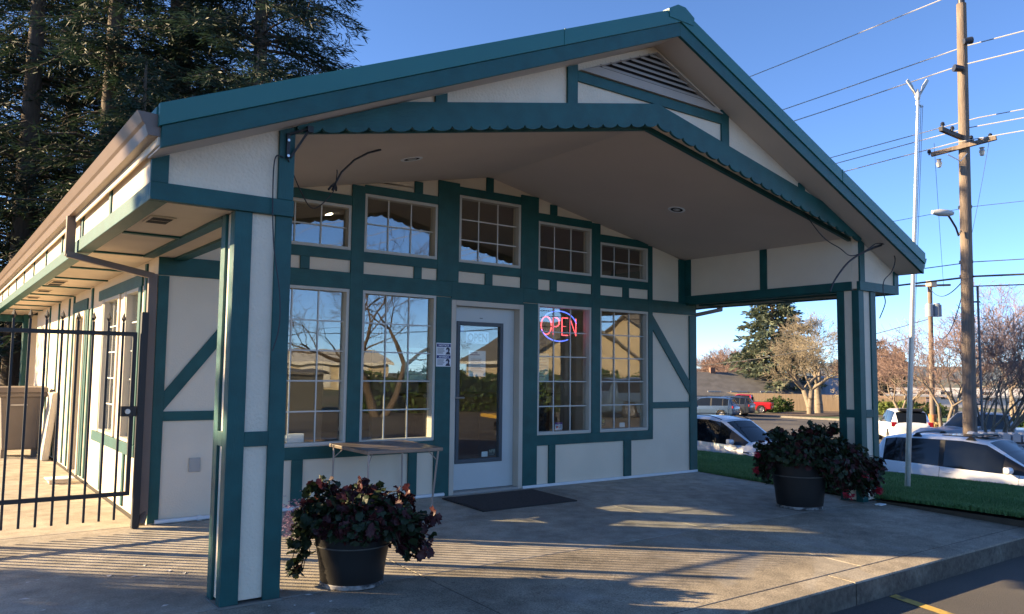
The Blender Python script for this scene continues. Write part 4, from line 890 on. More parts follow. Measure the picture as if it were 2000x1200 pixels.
WHITE = paint('paint_white', (.78, .79, .80), .0); SILV = paint('paint_silver', (.60, .62, .64), .2); CHAR = paint('paint_charcoal', (.035, .042, .055), .3); REDP = paint('paint_red', (.45, .012, .016), .0); GREYP = paint('paint_grey', (.30, .31, .33), .4); BLUEP = paint('paint_blue', (.05, .09, .16), .3)
zl = lambda x, y: gz(x, y)+.004
# white SUV parked right of the flagpole, nose to the right (towards -y)
x, y = 18.75, .95
t, S = vehicle('white_suv', 'white SUV with roof bars parked behind the flagpole, nose pointing right', 'car', (x, y, zl(x, y)-.02), -PI/2, SUVK, WHITE, SW_, (.42, 1.36), (-2.34, -2.05), (-1.42, 1.43), .375, doors=(-.58, 1.12), handles=(-.50, -1.42), rails=False, rack=(-1.2, .05), res=120)
lamps(t, S, 2.25, .80, .30, .14, HEADL, 'head_light'); lamps(t, S, -2.38, .98, .30, .16, TAILL, 'tail_light', .05)
MB().box(-.75, .32, -.40, .40, 1.752, 1.762).build('sunroof', CGLASS, t, bevel=.01)
# silver SUV in front of it
x, y = 18.7, 8.45
K2 = [(k[0], k[1]+.03, k[2]+.04, k[3]+.08, k[4], k[5], k[6]) for k in SUVK]
t, S = vehicle('silver_suv', 'silver boxy SUV parked beyond the lawn at the end of the entrance wall', 'car', (x, y, zl(x, y)), -PI/2, K2, SILV, SW_, (.50, 1.36), (-2.34, -2.05), (-1.40, 1.42), .385, doors=(-.55, 1.1), handles=(-.45,), rails=True, res=110)
lamps(t, S, 2.22, .92, .30, .17, HEADL, 'head_light'); lamps(t, S, 2.18, .93, .20, .07, TAILL, 'indicator', .06)
# white crossover on the street, seen from behind
p = at(1762, 848, 42); x, y = p.x, p.y
t, S = vehicle('white_crossover', 'small white crossover with red tail lights behind the flagpole rope', 'car', (x, y, gz(x, y)), math.radians(40), [(k[0]*.92,)+k[1:] for k in SUVK], WHITE, [(a*.92, b*.92) for a, b in SW_], (.40, 1.25), (-2.2, -1.86), (-1.3, 1.3), .35, res=70)
lamps(t, S, -2.17, 1.02, .24, .24, TAILL, 'tail_light', .05); MB().box(-2.235, -2.215, -.26, .26, .78, .92).build('number_plate', PAPER, t)
MB().box(-2.0, -1.6, -.55, .55, 1.66, 1.80).build('roof_box', BLKTRIM, t, bevel=.04)
# silver pickup parked by the bushes
p = at(1915, 842, 35); x, y = p.x, p.y
PK = [(-2.85,.55,1.05,1.06,.80,.76,.72),(-2.78,.42,1.10,1.11,.95,.92,.90),(-1.0,.36,1.12,1.13,.97,.93,.90),(-.98,.36,1.12,1.13,.97,.93,.90),(-.86,.36,1.14,1.80,.97,.92,.72),(.35,.36,1.14,1.86,.97,.92,.74),(.62,.36,1.13,1.80,.97,.92,.72),(1.3,.36,1.12,1.17,.97,.90,.75),(2.3,.38,1.06,1.12,.95,.86,.7),(2.7,.45,.9,.95,.88,.78,.6),(2.80,.55,.75,.78,.75,.65,.5)]
t, S = vehicle('silver_pickup', 'silver grey pickup parked under the red bare trees behind the utility pole', 'pickup', (x, y, gz(x, y)), math.radians(150), PK, GREYP, [(-.75,.0),(.08,.95)], (.62, 1.26), (-.97,-.90), (-1.85, 1.85), .40, doors=(.05,), res=70)
# red pickup and dark cars at the far kerb
p = at(1452, 809, 80); x, y = p.x, p.y
t, S = vehicle('red_pickup', 'bright red pickup truck parked at the wooden fence', 'pickup', (x, y, gz(x, y)), math.radians(118), PK, REDP, [(-.75,.0),(.08,.95)], (.62, 1.26), (-.97,-.90), (-1.85, 1.85), .40, res=60)
lamps(t, S, -2.80, .88, .22, .3, TAILL, 'tail_light', .05); MB().box(-2.87, -2.84, -.85, .85, .62, .72).build('bumper', STEEL, t)
p = at(1418, 812, 72); x, y = p.x, p.y
t, S = vehicle('dark_suv', 'dark grey SUV parked beside the red pickup', 'car', (x, y, gz(x, y)), math.radians(110), SUVK, CHAR, SW_, (.42, 1.36), (-2.34, -2.05), (-1.42, 1.43), .37, res=60, rails=True)
lamps(t, S, -2.38, .98, .26, .2, TAILL, 'tail_light', .05)
p = at(1383, 815, 66); x, y = p.x, p.y
t, S = vehicle('blue_van', 'dark blue people carrier parked left of the dark SUV', 'car', (x, y, gz(x, y)), math.radians(110), SUVK, BLUEP, SW_, (.42, 1.36), (-2.34, -2.05), (-1.42, 1.43), .37, res=60)
lamps(t, S, -2.38, .98, .26, .2, TAILL, 'tail_light', .05)
# cars reflected in the windows
for (x, y, rz, K, c, nm, lb) in ((24.5, -17.5, .2, SUVK, BLUEP, 'parked_car', 'dark blue car parked at the hedge, reflected in the neon sign window'), (31, -19, .25, SUVK, GREYP, 'parked_car', 'grey car parked at the hedge, reflected in the rightmost window')):
    vehicle(nm, lb, 'car', (x, y, gz(x, y)), rz, K, c, SW_, (.42, 1.36), (-2.34, -2.05), (-1.42, 1.43), .37, res=50, group='cars reflected in the shop windows')
# ------------------------------------------------------------ flagpole, utility poles, wires
def pole_mat(): return mat('pole_wood', (.19, .148, .118), .9, noise=(5, .35, (4, 4, .35)), bump=(10, .7, .02, (5, 5, .4)))
b0 = Vector((10.37, -1.54, 0)); b0.z = lawn_z(b0.x, b0.y)-.02; tp = at(1793, 205, 12.0)
fp = thing('flagpole', 'tall silver flagpole with an eagle finial and rope standing on the lawn', 'flagpole', b0)
d = tp-b0
MB().tube([(0, 0, 0), d*.35, d*.7, d], [.040, .036, .028, .022], 14).build('pole', ALU, fp, smooth=True)
MB().tube([(0, 0, -.02), (0, 0, .05)], .07, 14).build('base_collar', ALU, fp, smooth=True)
tr = MB().tube([d+Vector((0, 0, -.01)), d+Vector((0, 0, .05))], .032, 12).build('truck', ALU, fp, smooth=True)
pu = d+_R*.055+Vector((0, 0, -.02)); MB().lathe([(0, -.02), (.025, -.015), (.025, .015), (0, .02)], 12, pu).build('pulley', STEEL, fp)
for o_ in (.05, .075): MB().tube([pu+_R*(o_-.06), Vector((0, 0, .95))+_R*(o_+.01)], .004, 5).build('rope', mat('rope', (.25, .25, .26), .8), fp)
MB().beam(Vector((0, 0, .9))+_R*.03, Vector((0, 0, .9))+_R*.085, .02, .03).build('cleat', STEEL, fp)
eag = MB(); c = d+Vector((0, 0, .13)); eag.lathe([(0, -.08), (.03, -.05), (.042, 0), (.03, .05), (.018, .075), (.02, .10), (0, .12)], 10, c); eg = eag.build('eagle_finial', mat('finial', (.60, .60, .58), .4), fp, smooth=True)
for s in (-1, 1):
    a = c+_R*(.02*s); w_ = MB(); P = [a+Vector((0, 0, .04)), a+_R*(.07*s)+Vector((0, 0, .12)), a+_R*(.15*s)+Vector((0, 0, .24)), a+_R*(.12*s)+Vector((0, 0, .27)), a+_R*(.055*s)+Vector((0, 0, .17)), a+Vector((0, 0, -.02))]
    n = len(P); w_.v = [tuple(p+_F*.012) for p in P]+[tuple(p-_F*.012) for p in P]; w_.f = [tuple(range(n)), tuple(range(2*n-1, n-1, -1))]+[(i, (i+1) % n, n+(i+1) % n, n+i) for i in range(n)]; w_.build('wing', mat('finial', (.6, .6, .58), .4), eg)
# big utility pole behind the white SUV
ub = at(1893, 838, 24); ub.z = gz(ub.x, ub.y)-.02; ut = at(1877.5, 8, 24)
up = thing('utility_pole', 'tall weathered wooden utility pole with two crossarms behind the white SUV', 'utility pole', ub); d = ut-ub
PW = pole_mat(); DKI = mat('insulator', (.03, .035, .05), .4)
def pz(py): # point on pole axis at photo height py
    k = (838-py)/(838-8); lo = at(1893, 838, 24); return lo.lerp(ut, k)-ub
MB().tube([(0, 0, 0), d*.25, d*.5, d*.75, d], [.205, .185, .165, .15, .135], 18).build('pole', PW, up, smooth=True)
MB().tube([d, d+Vector((0, 0, .35))], [.10, .085], 12).build('top_cap', DKI, up, smooth=True)
arm_dir = (at(1938, 272, 23.4)-at(1812, 305, 24.6)); ac = pz(289)
a1 = MB().beam(at(1812, 305, 24.6)-ub-_F*.2, at(1938, 272, 23.4)-ub-_F*.2, .11, .13).build('crossarm', PW, up, bevel=.008)
a2 = MB().beam(at(1837, 252, 23.0)-ub, at(1899, 278, 24.6)-ub, .11, .13).build('crossarm', mat('arm_dark', (.06, .055, .055), .8), up, bevel=.008)
def insul(px, py, dep_, par=up, off=None): MB().lathe([(0, -.06), (.03, -.05), (.03, 0), (.07, .02), (.045, .05), (.06, .07), (.03, .11), (0, .12)], 10, at(px, py, dep_)-(off or ub)).build('insulator', DKI, par, smooth=True)
for q in ((1815, 300, 24.4), (1914, 277, 23.6), (1934, 268, 23.4), (1841, 246, 23.0), (1860, 254, 23.4), (1897, 272, 24.4)): insul(*q)
for px, py in ((1890, 79), (1866, 133)):
    MB().tube([at(px-8 if px > 1880 else px+14, py+2, 23.8)-ub, at(px+8 if px > 1880 else px-3, py, 23.8)-ub], [.09, .11], 10).build('line_post', DKI, up, smooth=True)
for a, b in (((1851, 302), (1876, 315)), ((1889, 300), (1876, 315))): MB().beam(at(*a, 23.8)-ub, at(*b, 23.8)-ub, .03, .02).build('arm_brace', ALU, up)
for px, py in ((1834, 318), (1918, 295)):
    c = at(px, py, 23.9)-ub; MB().lathe([(0, -.16), (.06, -.14), (.09, -.02), (.05, .06), (.08, .1), (0, .12)], 10, c).build('cutout_fuse', ALU, up, smooth=True)
MB().tube([pz(838)+_R*.19+Vector((0, 0, 0)), pz(300)+_R*.15], .02, 6).build('conduit', ALU, up)
for py in (590, 700, 790): MB().beam(pz(py)+_R*.15, pz(py)+_R*.40, .03, .05).build('standoff', DKI, up)
MB().tube([pz(838)+_R*.40, pz(560)+_R*.33], .035, 8).build('riser_pipe', mat('riser', (.16, .165, .18), .6), up)
for py in (405, 512, 540): MB().tube([pz(py)-Vector((0, 0, .04)), pz(py)+Vector((0, 0, .04))], .19, 12).build('strap', DKI, up)
for i in range(4): MB().box(-.03, .03, -.02, .02, -.05, .05).build('pole_tag', PAPER, up).location = pz(805-i*9)-_F*.19-_R*.03
# street lamp fixed to the pole
la = thing('street_lamp', 'grey cobra-head street lamp on a bent arm fixed to the utility pole', 'street lamp', pz(452)+ub)
MB().tube([at(1877, 451, 23.8)-pz(452)-ub, at(1872, 460, 23.8)-pz(452)-ub, at(1867, 445, 23.6)-pz(452)-ub, at(1858, 430, 23.4)-pz(452)-ub, at(1850, 418, 23.2)-pz(452)-ub], .03, 8).build('arm', DKI, la, smooth=True)
hb = MB(); hb.lathe([(0, -.32), (.06, -.30), (.11, -.1), (.10, .15), (.06, .30), (0, .33)], 14); hb.v = [(p[2], p[0]*1.2, p[1]*.95) for p in hb.v]; ho = hb.build('lamp_head', mat('lamp_grey', (.5, .5, .48), .5), la, smooth=True)
ho.location = at(1841, 416, 23.1)-pz(452)-ub; ho.rotation_euler = (0, .05, -YAW)
# second pole with transformer, farther along the street
sb = at(1822, 836, 55); sb.z = gz(sb.x, sb.y)-.05
sp_ = thing('utility_pole', 'smaller wooden pole with grey transformer and orange sleeve left of the tall pole', 'utility pole', sb)
stp = at(1816, 560, 55)-sb; MB().tube([(0, 0, 0), stp], [.19, .15], 12).build('pole', PW, sp_, smooth=True)
MB().tube([(0, 0, .05), stp*.11], .26, 10).build('orange_sleeve', mat('sleeve', (.42, .17, .07), .8, noise=(6, .3)), sp_, smooth=True)
MB().beam(at(1784, 559, 55)-sb, at(1856, 557, 55)-sb, .14, .14).build('crossarm', PW, sp_); MB().box(-.4, .4, -.2, .2, -.2, .2).build('switch_box', mat('box_tan', (.5, .4, .28), .7), sp_, bevel=.03).location = at(1819, 555, 54.7)-sb
for px, m_, r in ((1815, mat('can_grey', (.30, .32, .34), .5), .26), (1830, mat('transformer', (.20, .23, .27), .5), .30)):
    c = at(px, 607, 54.6)-sb; MB().lathe([(0, -.42), (r, -.42), (r, .38), (r*.7, .42), (r*.7, .5), (0, .52)], 14, c).build('transformer_can', m_, sp_, smooth=True)
# overhead wires: run along the street (y direction)
WIREL = mat('wire_bright', (.38, .37, .36), .5); WIRED = mat('wire_dark', (.03, .032, .04), .6)
def wire(x0, py, label, m_, px=1880, r=.018, sag=.9, y1=120, y0=-60, dz=0):
    p = on('x', x0, px, py); pts = []
    for i in range(41):
        y = y0+(y1-y0)*i/40; s = ((y-p.y) % 60)/60 if y >= p.y else ((p.y-y) % 60)/60
        pts.append((x0, y, p.z-sag*4*s*(1-s)*.8))
    tag(MB().tube(pts, r, 5).build('power_line', m_, smooth=True), label, 'power line')
for k, (py, lb, dx, m_, r) in enumerate(((-17, 'topmost pale power line crossing the sky', 0, WIREL, .018), (92, 'second pale power line from the top, meeting the right of the pole', .25, WIREL, .018), (127, 'third pale power line from the top, on the left insulator of the pole', -.3, WIREL, .018),
    (236, 'upper of three pale lines at the crossarms of the tall pole', .7, WIREL, .015), (252, 'middle of three pale lines at the crossarms of the tall pole', 0, WIREL, .015), (275, 'lower of three pale lines at the crossarms of the tall pole', -.7, WIREL, .015),
    (406, 'thin dark line strapped to the pole above the street lamp', .1, WIRED, .008), (513, 'dark telephone line strapped to the pole below the street lamp', .1, WIRED, .014), (541, 'thick dark telephone bundle at the lowest strap of the pole', .15, WIRED, .03))):
    wire(23.3+dx, py, lb, m_, r=r, sag=1.0 if k < 6 else .9)
def span(a, b, label, r=.012, sag=.4):
    pts = [a.lerp(b, i/20)-Vector((0, 0, sag*4*(i/20)*(1-i/20))) for i in range(21)]; tag(MB().tube(pts, r, 5).build('power_line', WIRED, smooth=True), label, 'power line')
span(pz(541)+ub, at(1816, 562, 55), 'dark line from the tall pole down to the second pole', .02, .6)
span(at(1818, 622, 55), at(1360, 715, 70), 'dark service line sagging left from the transformer pole behind the porch column', .03, .5)
span(at(1780, 660, 60), at(1600, 690, 90), 'faint service line low behind the flagpole', .025, .2)
span(pz(280)+ub-_R*.9, at(1843, 560, 30), 'thin guy wire hanging from the left crossarm end', .006, .1)
span(at(1932, 275, 23.4), at(1893, 480, 23.9), 'thin guy wire hanging from the right crossarm end', .006, .1)
span(pz(541)+ub, at(1830, 655, 40), 'dark drop line from the strap to the bare trees', .016, .8)
span(pz(560)+ub, pz(560)+ub+Vector((.3, -30, .6)), 'second dark telephone line leaving the pole to the right', .02, .5)
# mailboxes
mpos = at(1950, 862, 22); mpos.z = gz(mpos.x, mpos.y)
mbx = thing('mailbox_row', 'row of small white mailboxes on a dark stand beside the utility pole', 'mailboxes', mpos, -YAW-.25); top = at(1950, 853, 22).z-mpos.z
for i in range(6):
    x = -.62+i*.25; q = MB(); pr = [(x-.1, top-.12), (x+.1, top-.12)]+[(x+.1*math.cos(a), top+.02+.1*math.sin(a)) for a in np.linspace(0, PI, 9)]; q.prism(pr, 'y', -.25, .25); q.build('mailbox', mat('mailbox_white', (.36, .38, .41), .5), mbx)
MB().box(-.78, .78, -.2, .2, top-.17, top-.125).build('shelf', BLKTRIM, mbx); MB().box(-.05, .05, -.05, .05, 0, top-.17).build('post', BLKTRIM, mbx)
for s in (-1, 1): MB().beam((s*.45, 0, top-.17), (0, 0, top-.6), .05, .05).build('strut', BLKTRIM, mbx)
# ------------------------------------------------------------ trees
def seg_mesh(name, A, Bp, ra, rb, n=3):
    A, Bp = np.asarray(A), np.asarray(Bp); D = Bp-A; L = np.linalg.norm(D, axis=1, keepdims=True)+1e-9; D = D/L
    ref = np.where(np.abs(D[:, 2:3]) > .9, np.array([[1., 0, 0]]), np.array([[0, 0, 1.]])); U_ = np.cross(D, ref); U_ /= np.linalg.norm(U_, axis=1, keepdims=True); W_ = np.cross(D, U_)
    N = len(A); V = np.zeros((N, 2*n, 3))
    for k in range(n):
        a = 2*PI*k/n; d = U_*math.cos(a)+W_*math.sin(a); V[:, k] = A+d*np.asarray(ra)[:, None]; V[:, n+k] = Bp+d*np.asarray(rb)[:, None]
    base = (np.arange(N)*2*n)[:, None]; F = np.concatenate([base+np.array([[k, (k+1) % n, n+(k+1) % n, n+k]]) for k in range(n)])
    return np_mesh(name, V.reshape(-1, 3), F)
def conifer_meshes(h, r, seed, z0, nbr, dens, blade=(.34, .05), droop=.35, shape=.75, up=.15, irregular=.4):
    g = np.random.default_rng(seed); segA = []; segB = []; ra = []; rb = []; P = []; DD = []
    for k in range(nbr):
        t = g.uniform(0, 1)**.9; z = z0+(h-z0)*t; a = g.uniform(0, 2*PI); L = r*max(.05, (1-t)**shape)*g.uniform(1-irregular, 1.1)+.2
        dv = np.array([math.cos(a), math.sin(a), up]); s = np.linspace(0, 1, 7); pts = np.array([[0, 0, z]])+dv*L*s[:, None]; pts[:, 2] -= droop*L*s**2
        pts += g.normal(0, .04*L, pts.shape)*s[:, None]
        segA += list(pts[:-1]); segB += list(pts[1:]); rr = .012*L+.006; ra += list(rr*(1-s[:-1]*.85)); rb += list(rr*(1-s[1:]*.85))
        m = int(L*dens*6)
        u = g.uniform(.12, 1, m)**.8; q = np.stack([np.interp(u, s, pts[:, c]) for c in range(3)], 1)
        side = np.array([-math.sin(a), math.cos(a), 0]); w = g.normal(0, .30, m)*L*.32*(1.1-u*.6); q += side*w[:, None]; q[:, 2] += g.normal(-.04, .07, m)*1.2-.12*np.abs(w)
        dd = dv*g.uniform(.2, .9, m)[:, None]+side*(np.sign(w)*g.uniform(.1, .8, m))[:, None]+np.array([0, 0, -.45])*g.uniform(.1, 1.2, m)[:, None]+g.normal(0, .18, (m, 3))
        P.append(q); DD.append(dd)
    P = np.concatenate(P); D = np.concatenate(DD); D /= np.linalg.norm(D, axis=1, keepdims=True); n = len(P)
    Sd = np.cross(D, g.normal(0, 1, (n, 3))); Sd /= np.linalg.norm(Sd, axis=1, keepdims=True); Lb = blade[0]*g.uniform(.5, 1.3, n)[:, None]; Wb = blade[1]*g.uniform(.6, 1.3, n)[:, None]
    V = np.stack([P-Sd*Wb*.4, P+D*Lb*.55+Sd*Wb, P+D*Lb, P+D*Lb*.5-Sd*Wb], 1).reshape(-1, 3); k = np.arange(n)*4
    crown = np_mesh('crown', V, np.stack([k, k+1, k+2, k+3], 1)); limbs = seg_mesh('limbs', segA, segB, ra, rb, 4); return crown, limbs
def conifer(name, label, loc, meshes, h, tr, rz=0, sc=1, leafm=FIR, group=None, bark=BARK, lean=0):
    t = thing(name, label, 'tree', loc, rz, group); t.scale = (sc, sc, sc)
    c, l = meshes
    if not c.materials: c.materials.append(leafm); l.materials.append(bark)
    MB().tube([(0, 0, -.2), (.05, 0, h*.3), (lean*.5, .05, h*.6), (lean, 0, h*.98)], [tr, tr*.8, tr*.5, .03], 10).build('trunk', bark, t, smooth=True)
    for nm, m in (('crown', c), ('limbs', l)): o = bpy.data.objects.new(nm, m); COL.objects.link(o); o.parent = t
    return t
G1 = conifer_meshes(25, 4.6, 1, 1.5, 330, 9, blade=(.34, .021), irregular=.6); G2 = conifer_meshes(23, 4.2, 2, 2.5, 260, 8, blade=(.34, .021), irregular=.7); G3 = conifer_meshes(27, 5.8, 3, 3.0, 400, 11, blade=(.36, .022), irregular=.35, shape=.6)
G4 = conifer_meshes(10.5, 3.2, 6, .8, 210, 10, blade=(.30, .022), irregular=.4)
gl_ = 'dark conifers behind the building'
conifer('conifer_tree', 'broad dark conifer with feathery branches reaching right above the roof', (7.6, 20.5, -.4), G3, 27, .42, .4, 1, group=gl_)
conifer('conifer_tree', 'tall dark conifer second from the right behind the roof corner', (5.34, 23.4, -.4), G1, 25, .40, 1.7, 1.08, group=gl_)
conifer('conifer_tree', 'conifer with bare lower trunk above the gutter at mid left', (3.18, 22.9, -.4), G2, 23, .36, 2.9, 1.2, group=gl_)
conifer('conifer_tree', 'conifer at the left edge with sky showing between its branches', (1.05, 27.1, -.4), G2, 23, .36, 4.6, 1.25, group=gl_)
conifer('conifer_tree', 'leftmost dark conifer just at the picture edge', (-.8, 29.5, -.4), G1, 25, .38, 5.2, 1.1, group=gl_)
conifer('conifer_tree', 'rear dark conifer filling the gap in the middle of the grove', (7.0, 29.0, -.5), G1, 25, .38, 3.3, 1.2, group=gl_)
conifer('conifer_tree', 'rear dark conifer behind the left trunks of the grove', (3.0, 31.5, -.5), G3, 27, .42, 2.0, 1.0, group=gl_)
conifer('conifer_tree', 'lower conifer close behind the roof ridge, hidden by the roof', (5.2, 13.4, -.3), G4, 10.5, .2, 1.0, 1, group=gl_)
conifer('conifer_tree', 'lower conifer close behind the gutter at upper left', (2.9, 16.0, -.3), G4, 10.5, .2, 3.0, 1, group=gl_)
# conifer left of the frame whose shadow falls on the near concrete
SH = conifer_meshes(8.5, 1.9, 7, .3, 260, 7, blade=(.30, .06), droop=.2, irregular=.35)
conifer('conifer_tree', 'bushy evergreen left of the picture shading the near concrete', (-11.3, 5.4, -.1), SH, 8.5, .16, 0, 1)
conifer('conifer_tree', 'second bushy evergreen left of the picture shading the car park', (-13.6, 3.2, -.1), SH, 8.5, .16, 2, 1)
conifer('conifer_tree', 'tall conifer added out of view to shade the white SUV', (-5.5, 18.0, -.2), G4, 10.5, .2, .5, 1.5)  # unseen conifer pair, added so the white SUV stays in shade
conifer('conifer_tree', 'second tall conifer added out of view beside the first', (-5.0, 22.5, -.2), G4, 10.5, .2, 2.5, 1.55)
# large green conifer beyond the street
S1 = conifer_meshes(17, 7.2, 21, .8, 300, 2.4, blade=(.75, .13), droop=.22, shape=.7, irregular=.45)
p = at(1512, 806, 98); conifer('spruce_tree', 'big grey-green conifer rising behind the bare tree across the street', (p.x, p.y, gz(p.x, p.y)), S1, 17, .5, 0, 1.0, FIR2)
S2 = conifer_meshes(9, 2.6, 22, .5, 140, 2.4, blade=(.6, .1), droop=.15, irregular=.3)
p = at(1722, 800, 95); conifer('spruce_tree', 'small dark conifer just right of the right porch column', (p.x, p.y, gz(p.x, p.y)), S2, 9, .3, 0, .95)
p = at(1757, 790, 130); conifer('spruce_tree', 'distant pointed conifer left of the flagpole', (p.x, p.y, gz(p.x, p.y)), S2, 9, .3, 1, 1.05)
def bare_tree(name, label, loc, h, seed, stems, m, spread=.55, depth=7, r0=.2, twig=.010, group=None, barkm=None, first=.25, nchild=(2, 4), gravity=0.0):
    g = random.Random(seed); A = []; Bp = []; ra = []; rb = []; A2 = []; B2 = []; ra2 = []; rb2 = []
    def grow(p, d, L, r, lev):
        n = 3; q = p; dd = d.copy()
        for i in range(n):
            dd = (dd+Vector((g.gauss(0, .13), g.gauss(0, .13), g.gauss(0, .10)+.05-gravity*lev))).normalized(); e = q+dd*(L/n); r1 = max(r*(1-.28*(i+1)/n), twig*.5)
            (A if lev < 3 else A2).append(q[:]); (Bp if lev < 3 else B2).append(e[:]); (ra if lev < 3 else ra2).append(max(r*(1-.28*i/n), twig*.5)); (rb if lev < 3 else rb2).append(r1)
            if lev >= 1 and lev < depth and g.random() < .55:
                ax = dd.orthogonal(); ax.rotate(Matrix.Rotation(g.random()*6.28, 3, dd)); nd = (dd+ax*g.uniform(.5, 1.1)*spread*1.6).normalized(); grow(e, nd, L*g.uniform(.45, .7), r1*.45, lev+2)
            q = e
        if lev < depth:
            for c in range(g.randint(*nchild)):
                ax = dd.orthogonal(); ax.rotate(Matrix.Rotation(g.random()*6.28, 3, dd)); nd = (dd+ax*g.uniform(.35, 1.0)*spread*1.5).normalized(); grow(q, nd, L*g.uniform(.62, .85), r1*.62, lev+1)
    t = thing(name, label, 'tree', loc, 0, group)
    for s in range(stems):
        a = 2*PI*s/stems+g.random(); k = .25 if stems > 1 else .05; grow(Vector((.12*math.cos(a)*(stems > 1), .12*math.sin(a)*(stems > 1), -.1)), Vector((k*math.cos(a), k*math.sin(a), 1)).normalized(), h*first, r0*g.uniform(.8, 1.1), 0)
    link('trunk', seg_mesh('trunk', A, Bp, ra, rb, 6), barkm or m, t, smooth='all'); link('crown', seg_mesh('crown', A2, B2, ra2, rb2, 3), m, t); return t
p = at(1583, 806, 78); bare_tree('bare_tree', 'spreading bare tree with mossy twigs framed by the right porch column', (p.x, p.y, gz(p.x, p.y)), 12, 3, 2, TWIGT, .66, 7, .42, .020, barkm=BARKP, first=.22, nchild=(2, 3))
p = at(1600, 803, 80); bare_tree('bare_tree', 'second bare tree with a paler trunk touching the right porch column', (p.x, p.y, gz(p.x, p.y)), 12, 8, 1, TWIGT, .5, 7, .45, .020, barkm=BARKP, first=.26, nchild=(2, 4))
rg = 'reddish bare trees on the right'
for px, dpt, h, sd, lb, py in ((1955, 27, 7.0, 12, 'nearest reddish multi-stemmed bare tree at the right edge behind the mailboxes', 838), (1850, 44, 8.6, 14, 'reddish bare tree between the two utility poles', 828), (1770, 62, 8.5, 15, 'low reddish bare tree left of the second pole', 818), (1985, 52, 12.5, 16, 'tall reddish bare tree rising highest at the right edge', 830), (1905, 60, 12, 17, 'reddish bare tree behind the tall utility pole', 825)):
    p = at(px, py, dpt); bare_tree('bare_tree', lb, (p.x, p.y, gz(p.x, p.y)), h, sd, 5 if dpt < 30 else 4, TWIGR, .50, 6, .10 if dpt < 30 else .14, .005+.0002*dpt, group=rg, barkm=BARKP, first=.24, nchild=(2, 3))
for k, (px, dpt, h) in enumerate(((1420, 150, 12), (1460, 170, 13), (1385, 160, 11), (1660, 190, 13), (1730, 170, 12))):
    p = at(px, 770, dpt); bare_tree('bare_tree', ['distant reddish bare tree above the grey house roof', 'distant bare tree left of the big conifer', 'distant bare tree at the edge of the entrance wall', 'distant bare tree behind the right column', 'distant bare tree left of the flagpole rope'][k], (p.x, p.y, gz(p.x, p.y)-1), h, 30+k, 4, TWIGR, .5, 6, .2, .035, group='far bare trees', first=.26, nchild=(2, 4))
# shrubs
def shrub(label, loc, rx, rz_, n, m, seed, size=.09, name='shrub', cat='shrub'):
    g = np.random.default_rng(seed); t = thing(name, label, cat, loc); d = g.normal(0, 1, (n, 3)); d /= np.linalg.norm(d, axis=1, keepdims=True); rr = g.uniform(.35, 1, n)**.5*(1+.25*np.sin(d[:, 0]*5+seed)*np.cos(d[:, 1]*6)); P = d*rr[:, None]*np.array([rx, rx, rz_]); P[:, 2] = np.abs(P[:, 2]+rz_*.55)
    a = g.normal(0, 1, (n, 3)); b = np.cross(a, g.normal(0, 1, (n, 3))); a /= np.linalg.norm(a, axis=1, keepdims=True); b /= np.linalg.norm(b, axis=1, keepdims=True); s = size*g.uniform(.6, 1.4, n)[:, None]
    V = np.stack([P-a*s, P+b*s*.5, P+a*s, P-b*s*.5], 1).reshape(-1, 3); k = np.arange(n)*4; link('foliage', np_mesh('foliage', V, np.stack([k, k+1, k+2, k+3], 1)), m, t)
    st = MB(); r = random.Random(seed)
    for i in range(7): st.tube([(0, 0, -.05), (r.gauss(0, rx*.3), r.gauss(0, rx*.3), rz_*.8)], .02, 5)
    st.build('stems', BARK, t); return t
def G_(px, py, d): p = at(px, py, d); return (p.x, p.y, gz(p.x, p.y))
shrub('bright green leafy shrub at the right edge behind the white SUV', G_(1995, 870, 23), .75, .55, 2600, SHRUB, 1, .05)
shrub('round green shrub at the foot of the wooden fence', G_(1520, 806, 84), 1.5, 1.0, 1800, HEDGE, 2, .14)
shrub('dark shrub under the far bare trees right of the second pole', G_(1945, 815, 46), 1.9, .9, 2500, HEDGE, 3, .12)
shrub('low green bush by the long white building', G_(1790, 800, 80), 3.2, .9, 1500, SHRUB, 4, .2)
shrub('low green bush at the left of the long white building', G_(1745, 800, 84), 3.0, .9, 1500, SHRUB, 5, .2)
shrub('dry tan grass clump around the second utility pole', G_(1815, 838, 53), 1.3, .35, 1600, leaf_mat('dry_grass', (.22, .16, .07), (.34, .25, .12), 1), 6, .12)
# verge under the trees across the street
p = at(1590, 806, 79)
V = [(p.x+6.5*math.cos(a)*(1+.15*math.sin(3*a)), p.y+3.6*math.sin(a)*(1+.15*math.cos(2*a)), gz(p.x, p.y)+.10) for a in np.linspace(0, 2*PI, 28)[:-1]]
mb = MB(); mb.v = V+[(x*1.0, y, z-.3) for x, y, z in V]; n = len(V); mb.f = [tuple(range(n))]+[(i, n+i, n+(i+1) % n, (i+1) % n) for i in range(n)]
structure(mb.build('planting_island', mat('bark_mulch', (.09, .06, .04), .95, noise=(3, .3))))
q = at(1850, 822, 70); mb = MB(); mb.box(-22, 30, -2.5, 2.5, -.4, .12)
o = structure(mb.build('street_verge', mat('far_lawn', (.06, .11, .03), .95, noise=(.6, .3)))); o.location = (q.x, q.y, gz(q.x, q.y)); o.rotation_euler = (0, 0, -YAW+.05)
